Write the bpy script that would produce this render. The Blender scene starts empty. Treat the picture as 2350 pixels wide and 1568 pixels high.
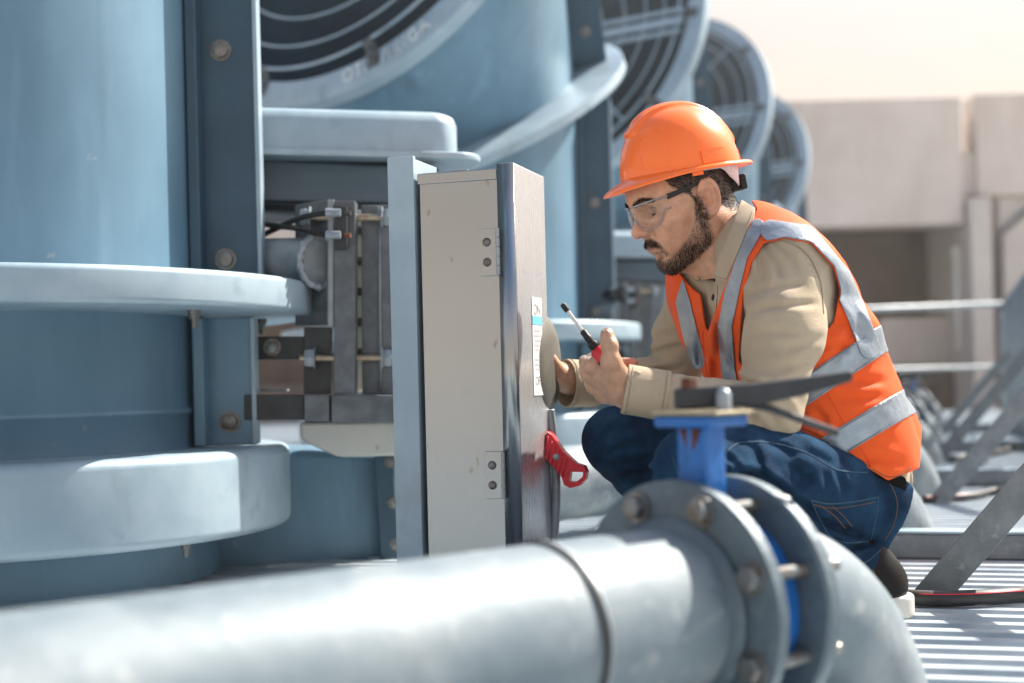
import bpy, bmesh, math, random
import numpy as np
from mathutils import Vector, Matrix
from mathutils.bvhtree import BVHTree
random.seed(7); RNG = np.random.default_rng(7)
scene = bpy.context.scene
COL = scene.collection

# ------------------------------------------------------------------ camera
CAMH = 0.385                      # lens height above the rib tops of the deck
FPX, CX, H0 = 3264.0, 1175.0, 880.0   # focal length, principal column and horizon row of the photograph (2350 wide)
ROLL = math.radians(1.4)
cam = bpy.data.cameras.new('camera')
cam.sensor_width = 36.0; cam.lens = 50.0; cam.shift_y = 96.0/2350.0
cam.clip_start = 0.05; cam.clip_end = 3000
cam.dof.use_dof = True; cam.dof.focus_distance = 2.36; cam.dof.aperture_fstop = 2.6
co = bpy.data.objects.new('camera', cam); COL.objects.link(co)
_c, _s = math.cos(ROLL), math.sin(ROLL)
co.matrix_world = Matrix(((_c, _s, 0, 0), (0, 0, -1, 0), (-_s, _c, 0, CAMH), (0, 0, 0, 1)))
scene.camera = co

# ------------------------------------------------------------------ sky, sun, exposure
SUN_AZ, SUN_EL = math.radians(56), math.radians(46)
world = bpy.data.worlds.new('World'); scene.world = world; world.use_nodes = True
wn = world.node_tree; wn.nodes.clear()
wo = wn.nodes.new('ShaderNodeOutputWorld'); wb = wn.nodes.new('ShaderNodeBackground')
sky = wn.nodes.new('ShaderNodeTexSky'); sky.sky_type = 'NISHITA'; sky.sun_disc = False
sky.sun_elevation = SUN_EL; sky.sun_rotation = SUN_AZ
sky.air_density = 1.0; sky.dust_density = 2.2; sky.ozone_density = 1.2; sky.altitude = 50
wb.inputs['Strength'].default_value = 0.10
# thin warm haze and cloud low over the horizon, the same all round
tcw = wn.nodes.new('ShaderNodeTexCoord'); sep = wn.nodes.new('ShaderNodeSeparateXYZ'); wn.links.new(tcw.outputs['Generated'], sep.inputs[0])
mpw = wn.nodes.new('ShaderNodeMapping'); mpw.inputs['Scale'].default_value = (1.5, 1.5, 6); wn.links.new(tcw.outputs['Generated'], mpw.inputs['Vector'])
nzw = wn.nodes.new('ShaderNodeTexNoise'); nzw.inputs['Scale'].default_value = 2.2; nzw.inputs['Detail'].default_value = 8; wn.links.new(mpw.outputs[0], nzw.inputs['Vector'])
hz = wn.nodes.new('ShaderNodeMapRange'); hz.interpolation_type = 'SMOOTHSTEP'; hz.inputs['From Min'].default_value = .85; hz.inputs['From Max'].default_value = .0; wn.links.new(sep.outputs['Z'], hz.inputs['Value'])
cl = wn.nodes.new('ShaderNodeMapRange'); cl.inputs['From Min'].default_value = .35; cl.inputs['From Max'].default_value = .7; cl.inputs['To Min'].default_value = .88; cl.inputs['To Max'].default_value = 1.15; wn.links.new(nzw.outputs['Fac'], cl.inputs['Value'])
fa = wn.nodes.new('ShaderNodeMath'); fa.operation = 'MULTIPLY'; fa.use_clamp = True; wn.links.new(hz.outputs[0], fa.inputs[0]); wn.links.new(cl.outputs[0], fa.inputs[1])
mxw = wn.nodes.new('ShaderNodeMixRGB'); mxw.inputs['Color2'].default_value = (4.4, 3.8, 3.2, 1)
cb2 = wn.nodes.new('ShaderNodeValToRGB'); cb2.color_ramp.elements[0].position = .32; cb2.color_ramp.elements[1].position = .68
cb2.color_ramp.elements[0].color = (.42, .345, .275, 1); cb2.color_ramp.elements[1].color = (.465, .43, .40, 1)
wn.links.new(nzw.outputs['Fac'], cb2.inputs[0]); sc10 = wn.nodes.new('ShaderNodeVectorMath'); sc10.operation = 'SCALE'; sc10.inputs['Scale'].default_value = 10
tz = wn.nodes.new('ShaderNodeMapRange'); tz.inputs['From Min'].default_value = .12; tz.inputs['From Max'].default_value = .34; wn.links.new(sep.outputs['Z'], tz.inputs['Value'])
tm = wn.nodes.new('ShaderNodeMixRGB'); tm.inputs['Color1'].default_value = (1.0, .90, .78, 1); tm.inputs['Color2'].default_value = (1, 1, 1, 1); wn.links.new(tz.outputs[0], tm.inputs['Fac'])
tn = wn.nodes.new('ShaderNodeMixRGB'); tn.blend_type = 'MULTIPLY'; tn.inputs['Fac'].default_value = 1; wn.links.new(cb2.outputs[0], tn.inputs['Color1']); wn.links.new(tm.outputs[0], tn.inputs['Color2'])
wn.links.new(tn.outputs[0], sc10.inputs[0]); wn.links.new(sc10.outputs[0], mxw.inputs['Color2'])
wn.links.new(fa.outputs[0], mxw.inputs['Fac']); wn.links.new(sky.outputs[0], mxw.inputs['Color1'])
wn.links.new(mxw.outputs[0], wb.inputs[0]); wn.links.new(wb.outputs[0], wo.inputs[0])
sun = bpy.data.lights.new('sun', 'SUN'); sun.energy = 5.0; sun.angle = math.radians(0.55); sun.color = (1.0, 0.93, 0.83)
so = bpy.data.objects.new('sun', sun); COL.objects.link(so)
SUNV = Vector((math.sin(SUN_AZ)*math.cos(SUN_EL), math.cos(SUN_AZ)*math.cos(SUN_EL), math.sin(SUN_EL)))
so.rotation_euler = SUNV.to_track_quat('Z', 'Y').to_euler(); so.location = (6, 6, 8)
vs = scene.view_settings
vs.view_transform = 'Standard'; vs.look = 'None'; vs.gamma = 1.0; vs.use_curve_mapping = False; vs.exposure = 1.25
scene.cycles.use_denoising = True
scene.cycles.max_bounces = 8; scene.cycles.transparent_max_bounces = 12

# ------------------------------------------------------------------ helpers
def P(px, py, y):
    """world point seen at pixel (px, py) of the 2350-wide photograph at depth y metres"""
    dx, dy = px-CX, py-H0
    x = dx*_c - dy*_s; v = dx*_s + dy*_c
    return np.array([x/FPX*y, y, CAMH - v/FPX*y])
def proj(p):
    x = p[:, 0]/p[:, 1]*FPX; v = (CAMH-p[:, 2])/p[:, 1]*FPX
    return CX + x*_c + v*_s, H0 + v*_c - x*_s
ROOT = {}
def tag(o, label=None, cat=None, group=None, kind=None):
    if label: o['label'] = label
    if cat: o['category'] = cat
    if group: o['group'] = group
    if kind: o['kind'] = kind
    return o
def thing(name, label, cat, loc=(0, 0, 0), group=None):
    o = bpy.data.objects.new(name, None); COL.objects.link(o); o.location = loc
    o.empty_display_size = 0.05
    ROOT[o.name] = np.array(loc, float)
    return tag(o, label, cat, group)
def mk(name, V, Fc, mat, parent=None, smooth=True, bevel=0, ang=None, loc=None):
    V = np.asarray(V, float).reshape(-1, 3)
    org = ROOT[parent.name] if parent is not None else (np.array(loc, float) if loc is not None else np.zeros(3))
    me = bpy.data.meshes.new(name)
    me.from_pydata((V-org).tolist(), [], [tuple(f) for f in Fc]); me.update()
    o = bpy.data.objects.new(name, me); COL.objects.link(o)
    if mat: me.materials.append(mat)
    if parent is not None: o.parent = parent
    else: o.location = org
    ROOT[o.name] = org
    if smooth: me.polygons.foreach_set('use_smooth', [True]*len(me.polygons))
    if ang:
        me.set_sharp_from_angle(angle=math.radians(ang))
    if bevel:
        m = o.modifiers.new('bevel', 'BEVEL'); m.width = bevel; m.segments = 2; m.limit_method = 'ANGLE'; m.angle_limit = math.radians(40)
        m.harden_normals = True
    return o
def copy_tree(o, off, parent=None):
    c = o.copy(); COL.objects.link(c); c.parent = parent
    if parent is None: c.location = Vector(o.location) + Vector(off)
    for ch in list(o.children): copy_tree(ch, off, c)
    return c
class MB:
    def __init__(s): s.V = []; s.F = []
    def add(s, V, Fc):
        n = len(s.V); s.V += [tuple(v) for v in V]; s.F += [tuple(i+n for i in f) for f in Fc]; return s
    def obox(s, c, ax, ay, az):
        c, ax, ay, az = (np.asarray(q, float) for q in (c, ax, ay, az))
        V = [c+i*ax+j*ay+k*az for k in (-1, 1) for j in (-1, 1) for i in (-1, 1)]
        return s.add(V, [(0, 2, 3, 1), (4, 5, 7, 6), (0, 1, 5, 4), (2, 6, 7, 3), (0, 4, 6, 2), (1, 3, 7, 5)])
    def prism(s, poly, ext):
        poly = [np.asarray(q, float) for q in poly]; ext = np.asarray(ext, float); n = len(poly)
        V = poly + [q+ext for q in poly]
        Fc = [tuple(range(n))[::-1], tuple(range(n, 2*n))] + [(i, (i+1) % n, n+(i+1) % n, n+i) for i in range(n)]
        return s.add(V, Fc)
    def tube(s, pts, r, n=16, cap=True):
        pts = [np.asarray(q, float) for q in pts]; rr = r if hasattr(r, '__len__') else [r]*len(pts)
        up = None; V = []
        for i, q in enumerate(pts):
            t = pts[min(i+1, len(pts)-1)] - pts[max(i-1, 0)]; t = t/np.linalg.norm(t)
            if up is None:
                a = np.array([0, 0, 1.]) if abs(t[2]) < .9 else np.array([1., 0, 0])
                up = a-t*np.dot(a, t)
            else: up = up-t*np.dot(up, t)
            up = up/np.linalg.norm(up); b = np.cross(t, up)
            for k in range(n):
                a = 2*math.pi*k/n; V.append(q+rr[i]*(math.cos(a)*up+math.sin(a)*b))
        m = len(pts); Fc = [(i*n+k, i*n+(k+1) % n, (i+1)*n+(k+1) % n, (i+1)*n+k) for i in range(m-1) for k in range(n)]
        if cap: Fc += [tuple(range(n))[::-1], tuple(range((m-1)*n, m*n))]
        return s.add(V, Fc)
    def lathe(s, prof, o, d, n=32, closed=False):
        """prof: (radius, along) pairs revolved about axis d through o"""
        o = np.asarray(o, float); d = np.asarray(d, float); d = d/np.linalg.norm(d)
        a = np.array([0, 0, 1.]) if abs(d[2]) < .9 else np.array([1., 0, 0])
        u = a-d*np.dot(a, d); u /= np.linalg.norm(u); b = np.cross(d, u); V = []
        for r, h in prof:
            for k in range(n):
                t = 2*math.pi*(k+.5)/n; V.append(o+d*h+r*(math.cos(t)*u+math.sin(t)*b))
        m = len(prof); Fc = []
        for i in range(m if closed else m-1):
            j = (i+1) % m
            Fc += [(i*n+k, i*n+(k+1) % n, j*n+(k+1) % n, j*n+k) for k in range(n)]
        if not closed:
            Fc += [tuple(range(n))[::-1], tuple(range((m-1)*n, m*n))]
        return s.add(V, Fc)
    def obj(s, name, mat, parent=None, **k): return mk(name, s.V, s.F, mat, parent, **k)
def nrm(v): v = np.asarray(v, float); return v/np.linalg.norm(v)

# ------------------------------------------------------------------ materials
def mat(name, base, rough=.5, metal=0., var=None, vs=6., detail=4., bump=0., bs=60., rvar=0., stretch=(1, 1, 1), coat=0., spec=.5, sss=0., emit=None, streak=None, vlo=.4, vhi=.65, dist=0.02):
    m = bpy.data.materials.new(name); m.use_nodes = True; nt = m.node_tree; b = nt.nodes['Principled BSDF']
    L = nt.links.new
    b.inputs['Base Color'].default_value = (*base, 1); b.inputs['Roughness'].default_value = rough; b.inputs['Metallic'].default_value = metal
    b.inputs['Specular IOR Level'].default_value = spec
    if coat: b.inputs['Coat Weight'].default_value = coat; b.inputs['Coat Roughness'].default_value = .08
    if sss:
        b.inputs['Subsurface Weight'].default_value = sss; b.inputs['Subsurface Radius'].default_value = (1, .35, .2); b.inputs['Subsurface Scale'].default_value = .006
    tc = nt.nodes.new('ShaderNodeTexCoord'); mp = nt.nodes.new('ShaderNodeMapping'); mp.inputs['Scale'].default_value = stretch
    L(tc.outputs['Object'], mp.inputs['Vector'])
    col = None
    if var:
        n = nt.nodes.new('ShaderNodeTexNoise'); n.inputs['Scale'].default_value = vs; n.inputs['Detail'].default_value = detail; n.inputs['Roughness'].default_value = .6
        L(mp.outputs[0], n.inputs['Vector'])
        r = nt.nodes.new('ShaderNodeValToRGB'); r.color_ramp.elements[0].position = vlo; r.color_ramp.elements[1].position = vhi
        r.color_ramp.elements[0].color = (*base, 1); r.color_ramp.elements[1].color = (*var, 1)
        L(n.outputs['Fac'], r.inputs[0]); col = r.outputs[0]
        if rvar:
            q = nt.nodes.new('ShaderNodeMapRange'); q.inputs['To Min'].default_value = rough-rvar; q.inputs['To Max'].default_value = rough+rvar
            L(n.outputs['Fac'], q.inputs['Value']); L(q.outputs[0], b.inputs['Roughness'])
    for scol, ssc, sst, lo, hi in (streak if isinstance(streak, list) else [streak] if streak else []):
        m2 = nt.nodes.new('ShaderNodeMapping'); m2.inputs['Scale'].default_value = sst; L(tc.outputs['Object'], m2.inputs['Vector'])
        n2 = nt.nodes.new('ShaderNodeTexNoise'); n2.inputs['Scale'].default_value = ssc; n2.inputs['Detail'].default_value = 5; L(m2.outputs[0], n2.inputs['Vector'])
        r2 = nt.nodes.new('ShaderNodeMapRange'); r2.inputs['From Min'].default_value = lo; r2.inputs['From Max'].default_value = hi; L(n2.outputs['Fac'], r2.inputs['Value'])
        mx = nt.nodes.new('ShaderNodeMixRGB'); mx.inputs['Color2'].default_value = (*scol, 1)
        if col: L(col, mx.inputs['Color1'])
        else: mx.inputs['Color1'].default_value = (*base, 1)
        L(r2.outputs[0], mx.inputs['Fac']); col = mx.outputs[0]
    if col: L(col, b.inputs['Base Color'])
    if bump:
        n = nt.nodes.new('ShaderNodeTexNoise'); n.inputs['Scale'].default_value = bs; n.inputs['Detail'].default_value = 5
        L(mp.outputs[0], n.inputs['Vector'])
        bp = nt.nodes.new('ShaderNodeBump'); bp.inputs['Strength'].default_value = bump; bp.inputs['Distance'].default_value = dist
        L(n.outputs['Fac'], bp.inputs['Height']); L(bp.outputs[0], b.inputs['Normal'])
    if emit: b.inputs['Emission Color'].default_value = (*emit, 1)
    return m
M = {}
M['stack'] = mat('painted_stack_steel', (.105, .205, .285), .42, .15, (.138, .252, .345), 3.5, 6, .08, 9, .08, (1, 1, .5), streak=[((.18, .31, .42), 4, (3, 3, .4), .56, .8), ((.07, .14, .19), 3, (4, 4, .35), .58, .9), ((.30, .36, .40), 26, (1, 1, 1), .70, .78)])
M['stackdark'] = mat('duct_interior_shade', (.030, .058, .08), .6, 0, (.042, .078, .104), 4)  # shade inside the duct put into a darker wall colour
M['plate'] = mat('blue_grey_plate', (.024, .062, .095), .5, .1, (.034, .084, .125), 5, 5, .05, 30)
M['rim'] = mat('galvanised_rim', (.262, .36, .425), .45, .15, (.35, .445, .505), 5, 5, .02, 30, .1, streak=[((.19, .28, .34), 12, (1, 1, 1), .6, .78), ((.19, .22, .24), 5, (2, 2, .8), .6, .85)])
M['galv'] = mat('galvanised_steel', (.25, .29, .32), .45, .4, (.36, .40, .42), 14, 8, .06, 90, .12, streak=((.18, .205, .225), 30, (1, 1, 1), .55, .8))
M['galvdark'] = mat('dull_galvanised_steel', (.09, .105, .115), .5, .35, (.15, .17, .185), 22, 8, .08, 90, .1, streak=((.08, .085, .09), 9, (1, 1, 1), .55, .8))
M['pipe'] = mat('zinc_pipe', (.138, .18, .205), .58, .08, (.215, .255, .275), 7, 8, .05, 40, .06, streak=[((.33, .36, .37), 5, (1, 1, 1), .5, .72), ((.085, .12, .145), 8, (1, 1, 1), .55, .72), ((.28, .31, .32), 30, (1, 1, 1), .6, .75)])
M['flange'] = mat('flange_steel', (.078, .112, .134), .5, .2, (.115, .155, .18), 18, 7, .12, 70, .1, streak=((.17, .19, .2), 40, (1, 1, 1), .6, .8))
M['bolt'] = mat('weathered_bolt', (.20, .215, .22), .42, .6, (.15, .12, .09), 60, 4)
M['rod'] = mat('threaded_rod', (.42, .36, .27), .38, .8, (.3, .22, .15), 60, 3)
M['stain'] = mat('brushed_stainless', (.33, .355, .365), .26, .95, (.39, .41, .415), 1.2, 2, .0, 200, .03, streak=((.23, .215, .17), 46, (1.3, 1.3, .5), .665, .745))
M['door'] = mat('polished_stainless', (.62, .65, .68), .28, .7, (.66, .66, .66), 30, 4, .02, 200, .05, (8, 8, .3))
M['black'] = mat('black_rubber', (.008, .008, .009), .45, 0, (.018, .017, .017), 20, spec=.25)
M['dark'] = mat('dark_steel', (.03, .033, .036), .5, .3, (.055, .06, .062), 14)
M['motor'] = mat('off_white_motor_paint', (.40, .41, .38), .5, 0, (.46, .46, .42), 6, streak=((.12, .06, .025), 22, (1, 1, 1), .68, .76))
M['red'] = mat('red_plastic', (.75, .015, .03), .35, 0, (.62, .012, .03), 20)
M['blue'] = mat('blue_enamel', (.004, .105, .36), .42, 0, (.005, .135, .43), 12, 5, .15, 60, streak=((.02, .07, .08), 30, (1, 1, 2), .64, .72))
M['rust'] = mat('rust_brown', (.16, .05, .02), .8, .1, (.09, .03, .015), 60)
M['dish'] = mat('shaded_zinc_dish', (.13, .13, .11), .5, .4, (.165, .16, .135), 20)  # zinc darkened to stand for the shade on the round plate
M['brass'] = mat('zinc_passivated', (.34, .29, .19), .5, .5, (.27, .24, .17), 40)
M['lever'] = mat('dark_lever_paint', (.018, .022, .027), .5, .1, (.028, .033, .038), 30)
M['white'] = mat('white_paint', (.75, .75, .73), .5)
M['cyan'] = mat('cyan_print', (.15, .5, .62), .5)
M['ink'] = mat('black_print', (.22, .22, .24), .6)
M['inkgrey'] = mat('grey_print', (.42, .42, .44), .6)
M['deck'] = mat('zinc_deck', (.36, .42, .46), .42, .3, (.48, .53, .56), 5, 6, .05, 20, .1, (.4, 2, 1), streak=((.26, .32, .37), 5, (1, 3, 1), .5, .68))
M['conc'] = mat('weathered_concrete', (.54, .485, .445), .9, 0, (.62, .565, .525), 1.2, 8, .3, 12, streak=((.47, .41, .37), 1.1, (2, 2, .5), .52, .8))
M['concdark'] = mat('shaded_stained_concrete', (.15, .12, .10), .9, 0, (.21, .17, .14), 1.5, 8, .3, 8, streak=((.08, .06, .05), 1.4, (2, 2, .4), .5, .7))  # recess shade put into the base colour; streaks are stains
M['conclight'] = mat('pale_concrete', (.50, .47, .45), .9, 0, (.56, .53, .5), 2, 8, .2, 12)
M['chalk'] = mat('chalk', (.8, .82, .82), .9)
M['hose'] = mat('rubber_hose', (.02, .02, .022), .5, 0, (.04, .038, .038), 20)

M['beam'] = mat('blue_grey_beam', (.045, .09, .125), .45, .15, (.085, .125, .16), 5, 6, .05, 30, stretch=(.3, 1, 2))
M['brace'] = mat('weathered_zinc', (.13, .155, .17), .5, .3, (.19, .215, .23), 26, 8, .06, 90, .1, streak=((.24, .27, .28), 60, (1, 1, 1), .6, .72))
# ------------------------------------------------------------------ directions of the plant
RA = .30
U = np.array([math.sin(RA), math.cos(RA), 0.]); EE = np.array([math.cos(RA), -math.sin(RA), 0.])   # along the row, across the row
PITCH = 2.83
PA = np.array([.743, .669, 0.]); PS = np.array([.669, -.743, 0.])        # pipe axis and its side
ZZ = np.array([0, 0, 1.])
A0 = np.array([-1.104, 3.03, 0.])                                       # foot of the nearest stack

# ------------------------------------------------------------------ ground and deck
g = MB().add([(-150, -150, -1.2), (150, -150, -1.2), (150, 150, -1.2), (-150, 150, -1.2)], [(0, 1, 2, 3)]).obj('ground', M['conc'], None, smooth=False)
tag(g, kind='structure')
rp, V, Fc = .0695, [], []
prof = []
nr = 250
for i in range(nr):
    b = -2.2+i*rp
    prof += [(b, -.020), (b+.026, -.020), (b+.033, 0), (b+.061, 0), (b+.0675, -.020)]
for d, h in prof:
    for s_ in (-7.5, 7.5):
        q = U*d+EE*s_; V.append((q[0], q[1], h))
for i in range(len(prof)-1): Fc.append((2*i, 2*i+1, 2*i+3, 2*i+2))
dk = mk('deck', V, Fc, M['deck'], None, smooth=False); tag(dk, kind='structure')

# ------------------------------------------------------------------ fan stacks
NS = 96
AZ, TI = .62, .34
NH = np.array([-math.sin(AZ), -math.cos(AZ), 0.]); SH = np.array([math.cos(AZ), -math.sin(AZ), 0.])
NO = NH*math.cos(TI)+ZZ*math.sin(TI); TU = ZZ*math.cos(TI)-NH*math.sin(TI)
RB, RSEAM, RBAND, RFL, RLOW, RRING = .48, .60, .68, .72, .655, .94
ZC = CAMH+1.07; KT = .58
RC = NH*.48+ZZ*(CAMH+1.905)-np.array([.07, 0, 0])
def loop(fn, n=NS): return [fn(2*math.pi*k/n) for k in range(n)]
def loft(m, loops):
    n = len(loops[0]); V = [v for l in loops for v in l]
    m.add(V, [(i*n+k, i*n+(k+1) % n, (i+1)*n+(k+1) % n, (i+1)*n+k) for i in range(len(loops)-1) for k in range(n)]); return m
def mitre(r, off=0.):
    nn = nrm(ZZ+NH*KT)
    return lambda t: -NH*r*math.cos(t)+SH*r*math.sin(t)+ZZ*(ZC+KT*r*math.cos(t))+nn*off
def ringp(r, off=0.): return lambda t: RC+r*(math.cos(t)*TU+math.sin(t)*SH)+NO*off
def circ(r, z): return lambda t: -NH*r*math.cos(t)+SH*r*math.sin(t)+ZZ*z
def bolt_mesh(m, p, d, r=.016, h=.012, n=6):
    m.lathe([(r*1.35, 0), (r*1.35, h*.2)], p, d, 14); m.lathe([(r, h*.2), (r, h*.9), (r*.8, h)], p, d, n); return m
def build_stack(root):
    # lower wall, throat between the flanges, upper wall to the mitre
    m = MB(); loft(m, [loop(circ(RB+.02, .0)), loop(circ(RB+.02, CAMH-.282)), loop(circ(RB+.02, CAMH-.277))]); m.obj('base_wall', M['stack'], root, ang=40)
    m = MB(); loft(m, [loop(circ(RB-.01, CAMH-.12)), loop(circ(RB-.01, CAMH-.05)), loop(circ(RB-.002, CAMH-.045)), loop(circ(RB-.002, CAMH-.035)), loop(circ(RB-.01, CAMH-.03)), loop(circ(RB-.01, CAMH+.165))]); m.obj('throat_wall', M['stack'], root, ang=60)
    m = MB(); loft(m, [loop(circ(RB, CAMH+.2)), loop(circ(RB, CAMH+.6)), loop(mitre(RB))]); m.obj('riser_wall', M['stack'], root, ang=40)
    # rims with rolled edges
    def rim(name, r, z0, z1, e):
        pr = [(RB-.03, z0), (r-e, z0)]
        for k in range(1, 6):
            a = math.pi/2*k/5; pr.append((r-e+e*math.sin(a), z0+e-e*math.cos(a)))
        for k in range(0, 6):
            a = math.pi/2*k/5; pr.append((r-e+e*math.cos(a), z1-e+e*math.sin(a)))
        pr.append((RB-.03, z1))
        m = MB(); loft(m, [loop(circ(q, z), 128) for q, z in pr]); m.obj(name, M['rim'], root, ang=50)
    rim('middle_rim', RFL, CAMH+.156, CAMH+.224, .012)
    rim('lower_rim', RLOW, CAMH-.288, CAMH-.118, .020)
    # mitre band
    w = .018
    m = MB(); loft(m, [loop(mitre(r, o), 128) for r, o in ((RB-.02, -w), (RBAND, -w), (RBAND, w), (RB-.02, w))]); m.obj('mitre_band', M['rim'], root, ang=40)
    # hood: from the mitre to the opening, with an inner wall coloured dark for the duct's shade
    def mix(a, b, t): return [x*(1-t)+y*t for x, y in zip(a, b)]
    l0, l1 = loop(mitre(RB, w)), loop(ringp(RRING-.086, -.02))
    steps = [0, .15, .35, .6, .8, 1]
    m = MB(); loft(m, [mix(l0, l1, t) for t in steps]); m.obj('hood_wall', M['stack'], root, ang=60)
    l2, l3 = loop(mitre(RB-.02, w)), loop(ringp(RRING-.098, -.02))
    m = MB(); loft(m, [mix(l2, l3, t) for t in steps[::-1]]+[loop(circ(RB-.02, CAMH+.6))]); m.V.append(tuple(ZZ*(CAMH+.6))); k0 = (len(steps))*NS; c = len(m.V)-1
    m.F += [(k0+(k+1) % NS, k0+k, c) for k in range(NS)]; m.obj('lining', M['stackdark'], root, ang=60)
    # opening ring: face plate and outer lip
    m = MB(); loft(m, [loop(ringp(r, o), 144) for r, o in ((RRING-.098, -.02), (RRING-.098, .0), (RRING-.012, .0), (RRING, -.006), (RRING, -.062), (RRING-.01, -.062), (RRING-.012, -.02), (RRING-.098, -.02))])
    rg = m.obj('opening_ring', M['rim'], root, ang=35)
    # fan guard
    for r in (RRING-.135, RRING-.225, RRING-.34, RRING-.47, RRING-.61, RRING-.76):
        m = MB(); pts = loop(ringp(r, .03), 100); m.tube(pts+[pts[0]], .0048 if r < RRING-.18 else .0064, 8, False); m.obj('guard_wire', M['rim'], root)
    for o, wd in ((-.02, .024), (-.085, .011), (.045, .011)):
        rr = math.sqrt((RRING-.10)**2-o*o)
        m = MB().obox(RC+TU*o+NO*.045, SH*rr, TU*wd, NO*.008); m.obj('guard_bar', M['rim'], root, bevel=.003)
    for a in (math.pi*.25, math.pi*.75, math.pi*1.25, math.pi*1.75):
        d = math.cos(a)*TU+math.sin(a)*SH
        m = MB().obox(RC+d*(RRING*.57)+NO*.04, d*(RRING*.30), np.cross(NO, d)*.006, NO*.006); m.obj('guard_spoke', M['rim'], root)
    for k in range(10):
        a = 2*math.pi*(k+.42)/10; d = math.cos(a)*TU+math.sin(a)*SH; tt = np.cross(NO, d)
        q = RC+d*(RRING-.072)
        m = MB().obox(q+NO*.004, d*.035, tt*.026, NO*.003)
        m.prism([q-d*.035+tt*.026+NO*.001, q-d*.035-tt*.026+NO*.001, q-d*.062-tt*.02+NO*.035, q-d*.062+tt*.02+NO*.035], NO*.006)
        br = m.obj('guard_clip', M['galvdark'], root, bevel=.002)
        MB().lathe([(.02, 0), (.02, .003), (.012, .003), (.012, .014), (.007, .014), (.007, .03)], q+NO*.007, NO, 10).obj('bolt', M['bolt'], br, ang=30)
    # vertical seam plates with bolts
    rad = nrm((1, -.04, 0)); sd = nrm(np.cross(ZZ, rad))
    for z0, z1, r1, pm in ((CAMH+.226, CAMH+1.13, RSEAM, 'plate'), (CAMH-.116, CAMH+.154, RSEAM-.02, 'stack')):
        m = MB().obox(rad*(RB+r1-.01)/2+ZZ*(z0+z1)/2, rad*(r1-RB+.05)/2, sd*.012, ZZ*(z1-z0)/2)
        m.obox(rad*(RB+.012)+ZZ*(z0+z1)/2-sd*.03, rad*.012, sd*.03, ZZ*(z1-z0-.002)/2)
        sp = m.obj('seam_plate', M[pm], root, bevel=.004)
        m = MB().obox(rad*(r1+.018)+ZZ*(z0+z1)/2, rad*.005, sd*.018, ZZ*(z1-z0-.004)/2); m.obj('lit_seam_edge', M['rim'], sp, bevel=.002)  # pale strip puts the sun on the plate edge into colour
        z = z0+.05
        while z < z1-.04:
            bolt_mesh(MB(), rad*(RB+.065)+ZZ*z-sd*.012, -sd, .017, .016, 10).obj('bolt', M['bolt'], sp, ang=30); z += .44
    # hood seam plate on the same side
    th = math.radians(52)
    a, b = mitre(RB, w)(th), ringp(RRING-.086, -.06)(th); out = nrm(SH*math.sin(th)-NH*math.cos(th)*.75+TU*.1)
    m = MB(); tt = nrm(np.cross(b-a, out))*.011
    m.prism([a-tt, b-tt, b+out*.11-tt, a+out*.14-tt], tt*2); sp = m.obj('seam_plate', M['plate'], root, bevel=.004)
    for t in (.12, .4, .68):
        q = a+(b-a)*t+out*.065
        bolt_mesh(MB(), q+tt*(-1 if tt[1] > 0 else 1), -tt if tt[1] > 0 else tt, .017, .014, 10).obj('bolt', M['bolt'], sp, ang=30)
    # studs under the rims
    for zb, r in ((CAMH+.156, .60), (CAMH-.288, .565)):
        for k in range(9):
            a = 2*math.pi*(k+.3)/9; q = np.array([math.cos(a)*r, math.sin(a)*r, zb])
            m = MB().lathe([(.013, 0), (.013, .01), (.010, .01), (.010, .018), (.006, .018), (.006, .034)], q, (0, 0, -1), 8); m.obj('stud', M['bolt'], root, ang=30)
SLAB = ['wide blue grey fan stack in the left foreground cut off by the photo edge',
        'blue grey fan stack behind the stainless box with round guarded opening',
        'fan stack with guarded ring opening above the orange hard hat',
        'fourth fan stack along the row whose round guard meets the sky',
        'farthest and smallest fan stack of the row before the concrete building']
def shift_root(root, loc):
    root.location = loc
st0 = thing('fan_stack', SLAB[0], 'fan stack', (0, 0, 0), 'fan stacks standing in a row')
build_stack(st0)
stacks = [st0]
for k in range(1, 5):
    c = copy_tree(st0, (0, 0, 0)); c['label'] = SLAB[k]; stacks.append(c)
for k, s_ in enumerate(stacks): s_.location = A0+U*PITCH*k+np.array([.07 if k else -.036, 0, 0])
# chalk marks on the opening ring of the second stack
ckl = A0+U*PITCH+np.array([.07, 0, 0])
def chalk(letters):
    m = MB()
    for ch, a0 in letters:
        for st in ch:
            pts = []
            for x, y in st:
                a = a0-x*.045; r = RRING-.033-y*.05
                pts.append(ckl+ringp(r, .0025)(a))
            m.tube(pts, .0032, 6)
    return m
Oo = [[(.5+.5*math.cos(t), .5+.5*math.sin(t)) for t in np.linspace(0, 6.28, 14)]]
Tt = [[(0, 1), (1, 1)], [(.5, 1), (.5, 0)]]
Vv = [[(0, 1), (.5, 0), (1, 1)]]
Ww = [[(0, 1), (.25, 0), (.5, .9), (.75, 0), (1, 1)]]
Nn = [[(0, 0), (0, 1), (.8, 0), (.8, 1)]]
Gg = [[(.9, .85), (.5, 1), (.1, .7), (.05, .3), (.4, 0), (.9, .15), (.9, .5), (.55, .5)]]
Aa = [[(0, 0), (.5, 1), (1, 0)], [(.2, .4), (.8, .4)]]
base = math.radians(168)
seq = [Oo, Tt, Nn, Vv, Ww, Nn, Gg, Aa]
ck = chalk([(s_, base-i*.055) for i, s_ in enumerate(seq)])
ck_o = ck.obj('chalk_writing', M['chalk'], None); ck_o.parent = stacks[1]; ck_o.location = -Vector(stacks[1].location)

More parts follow.
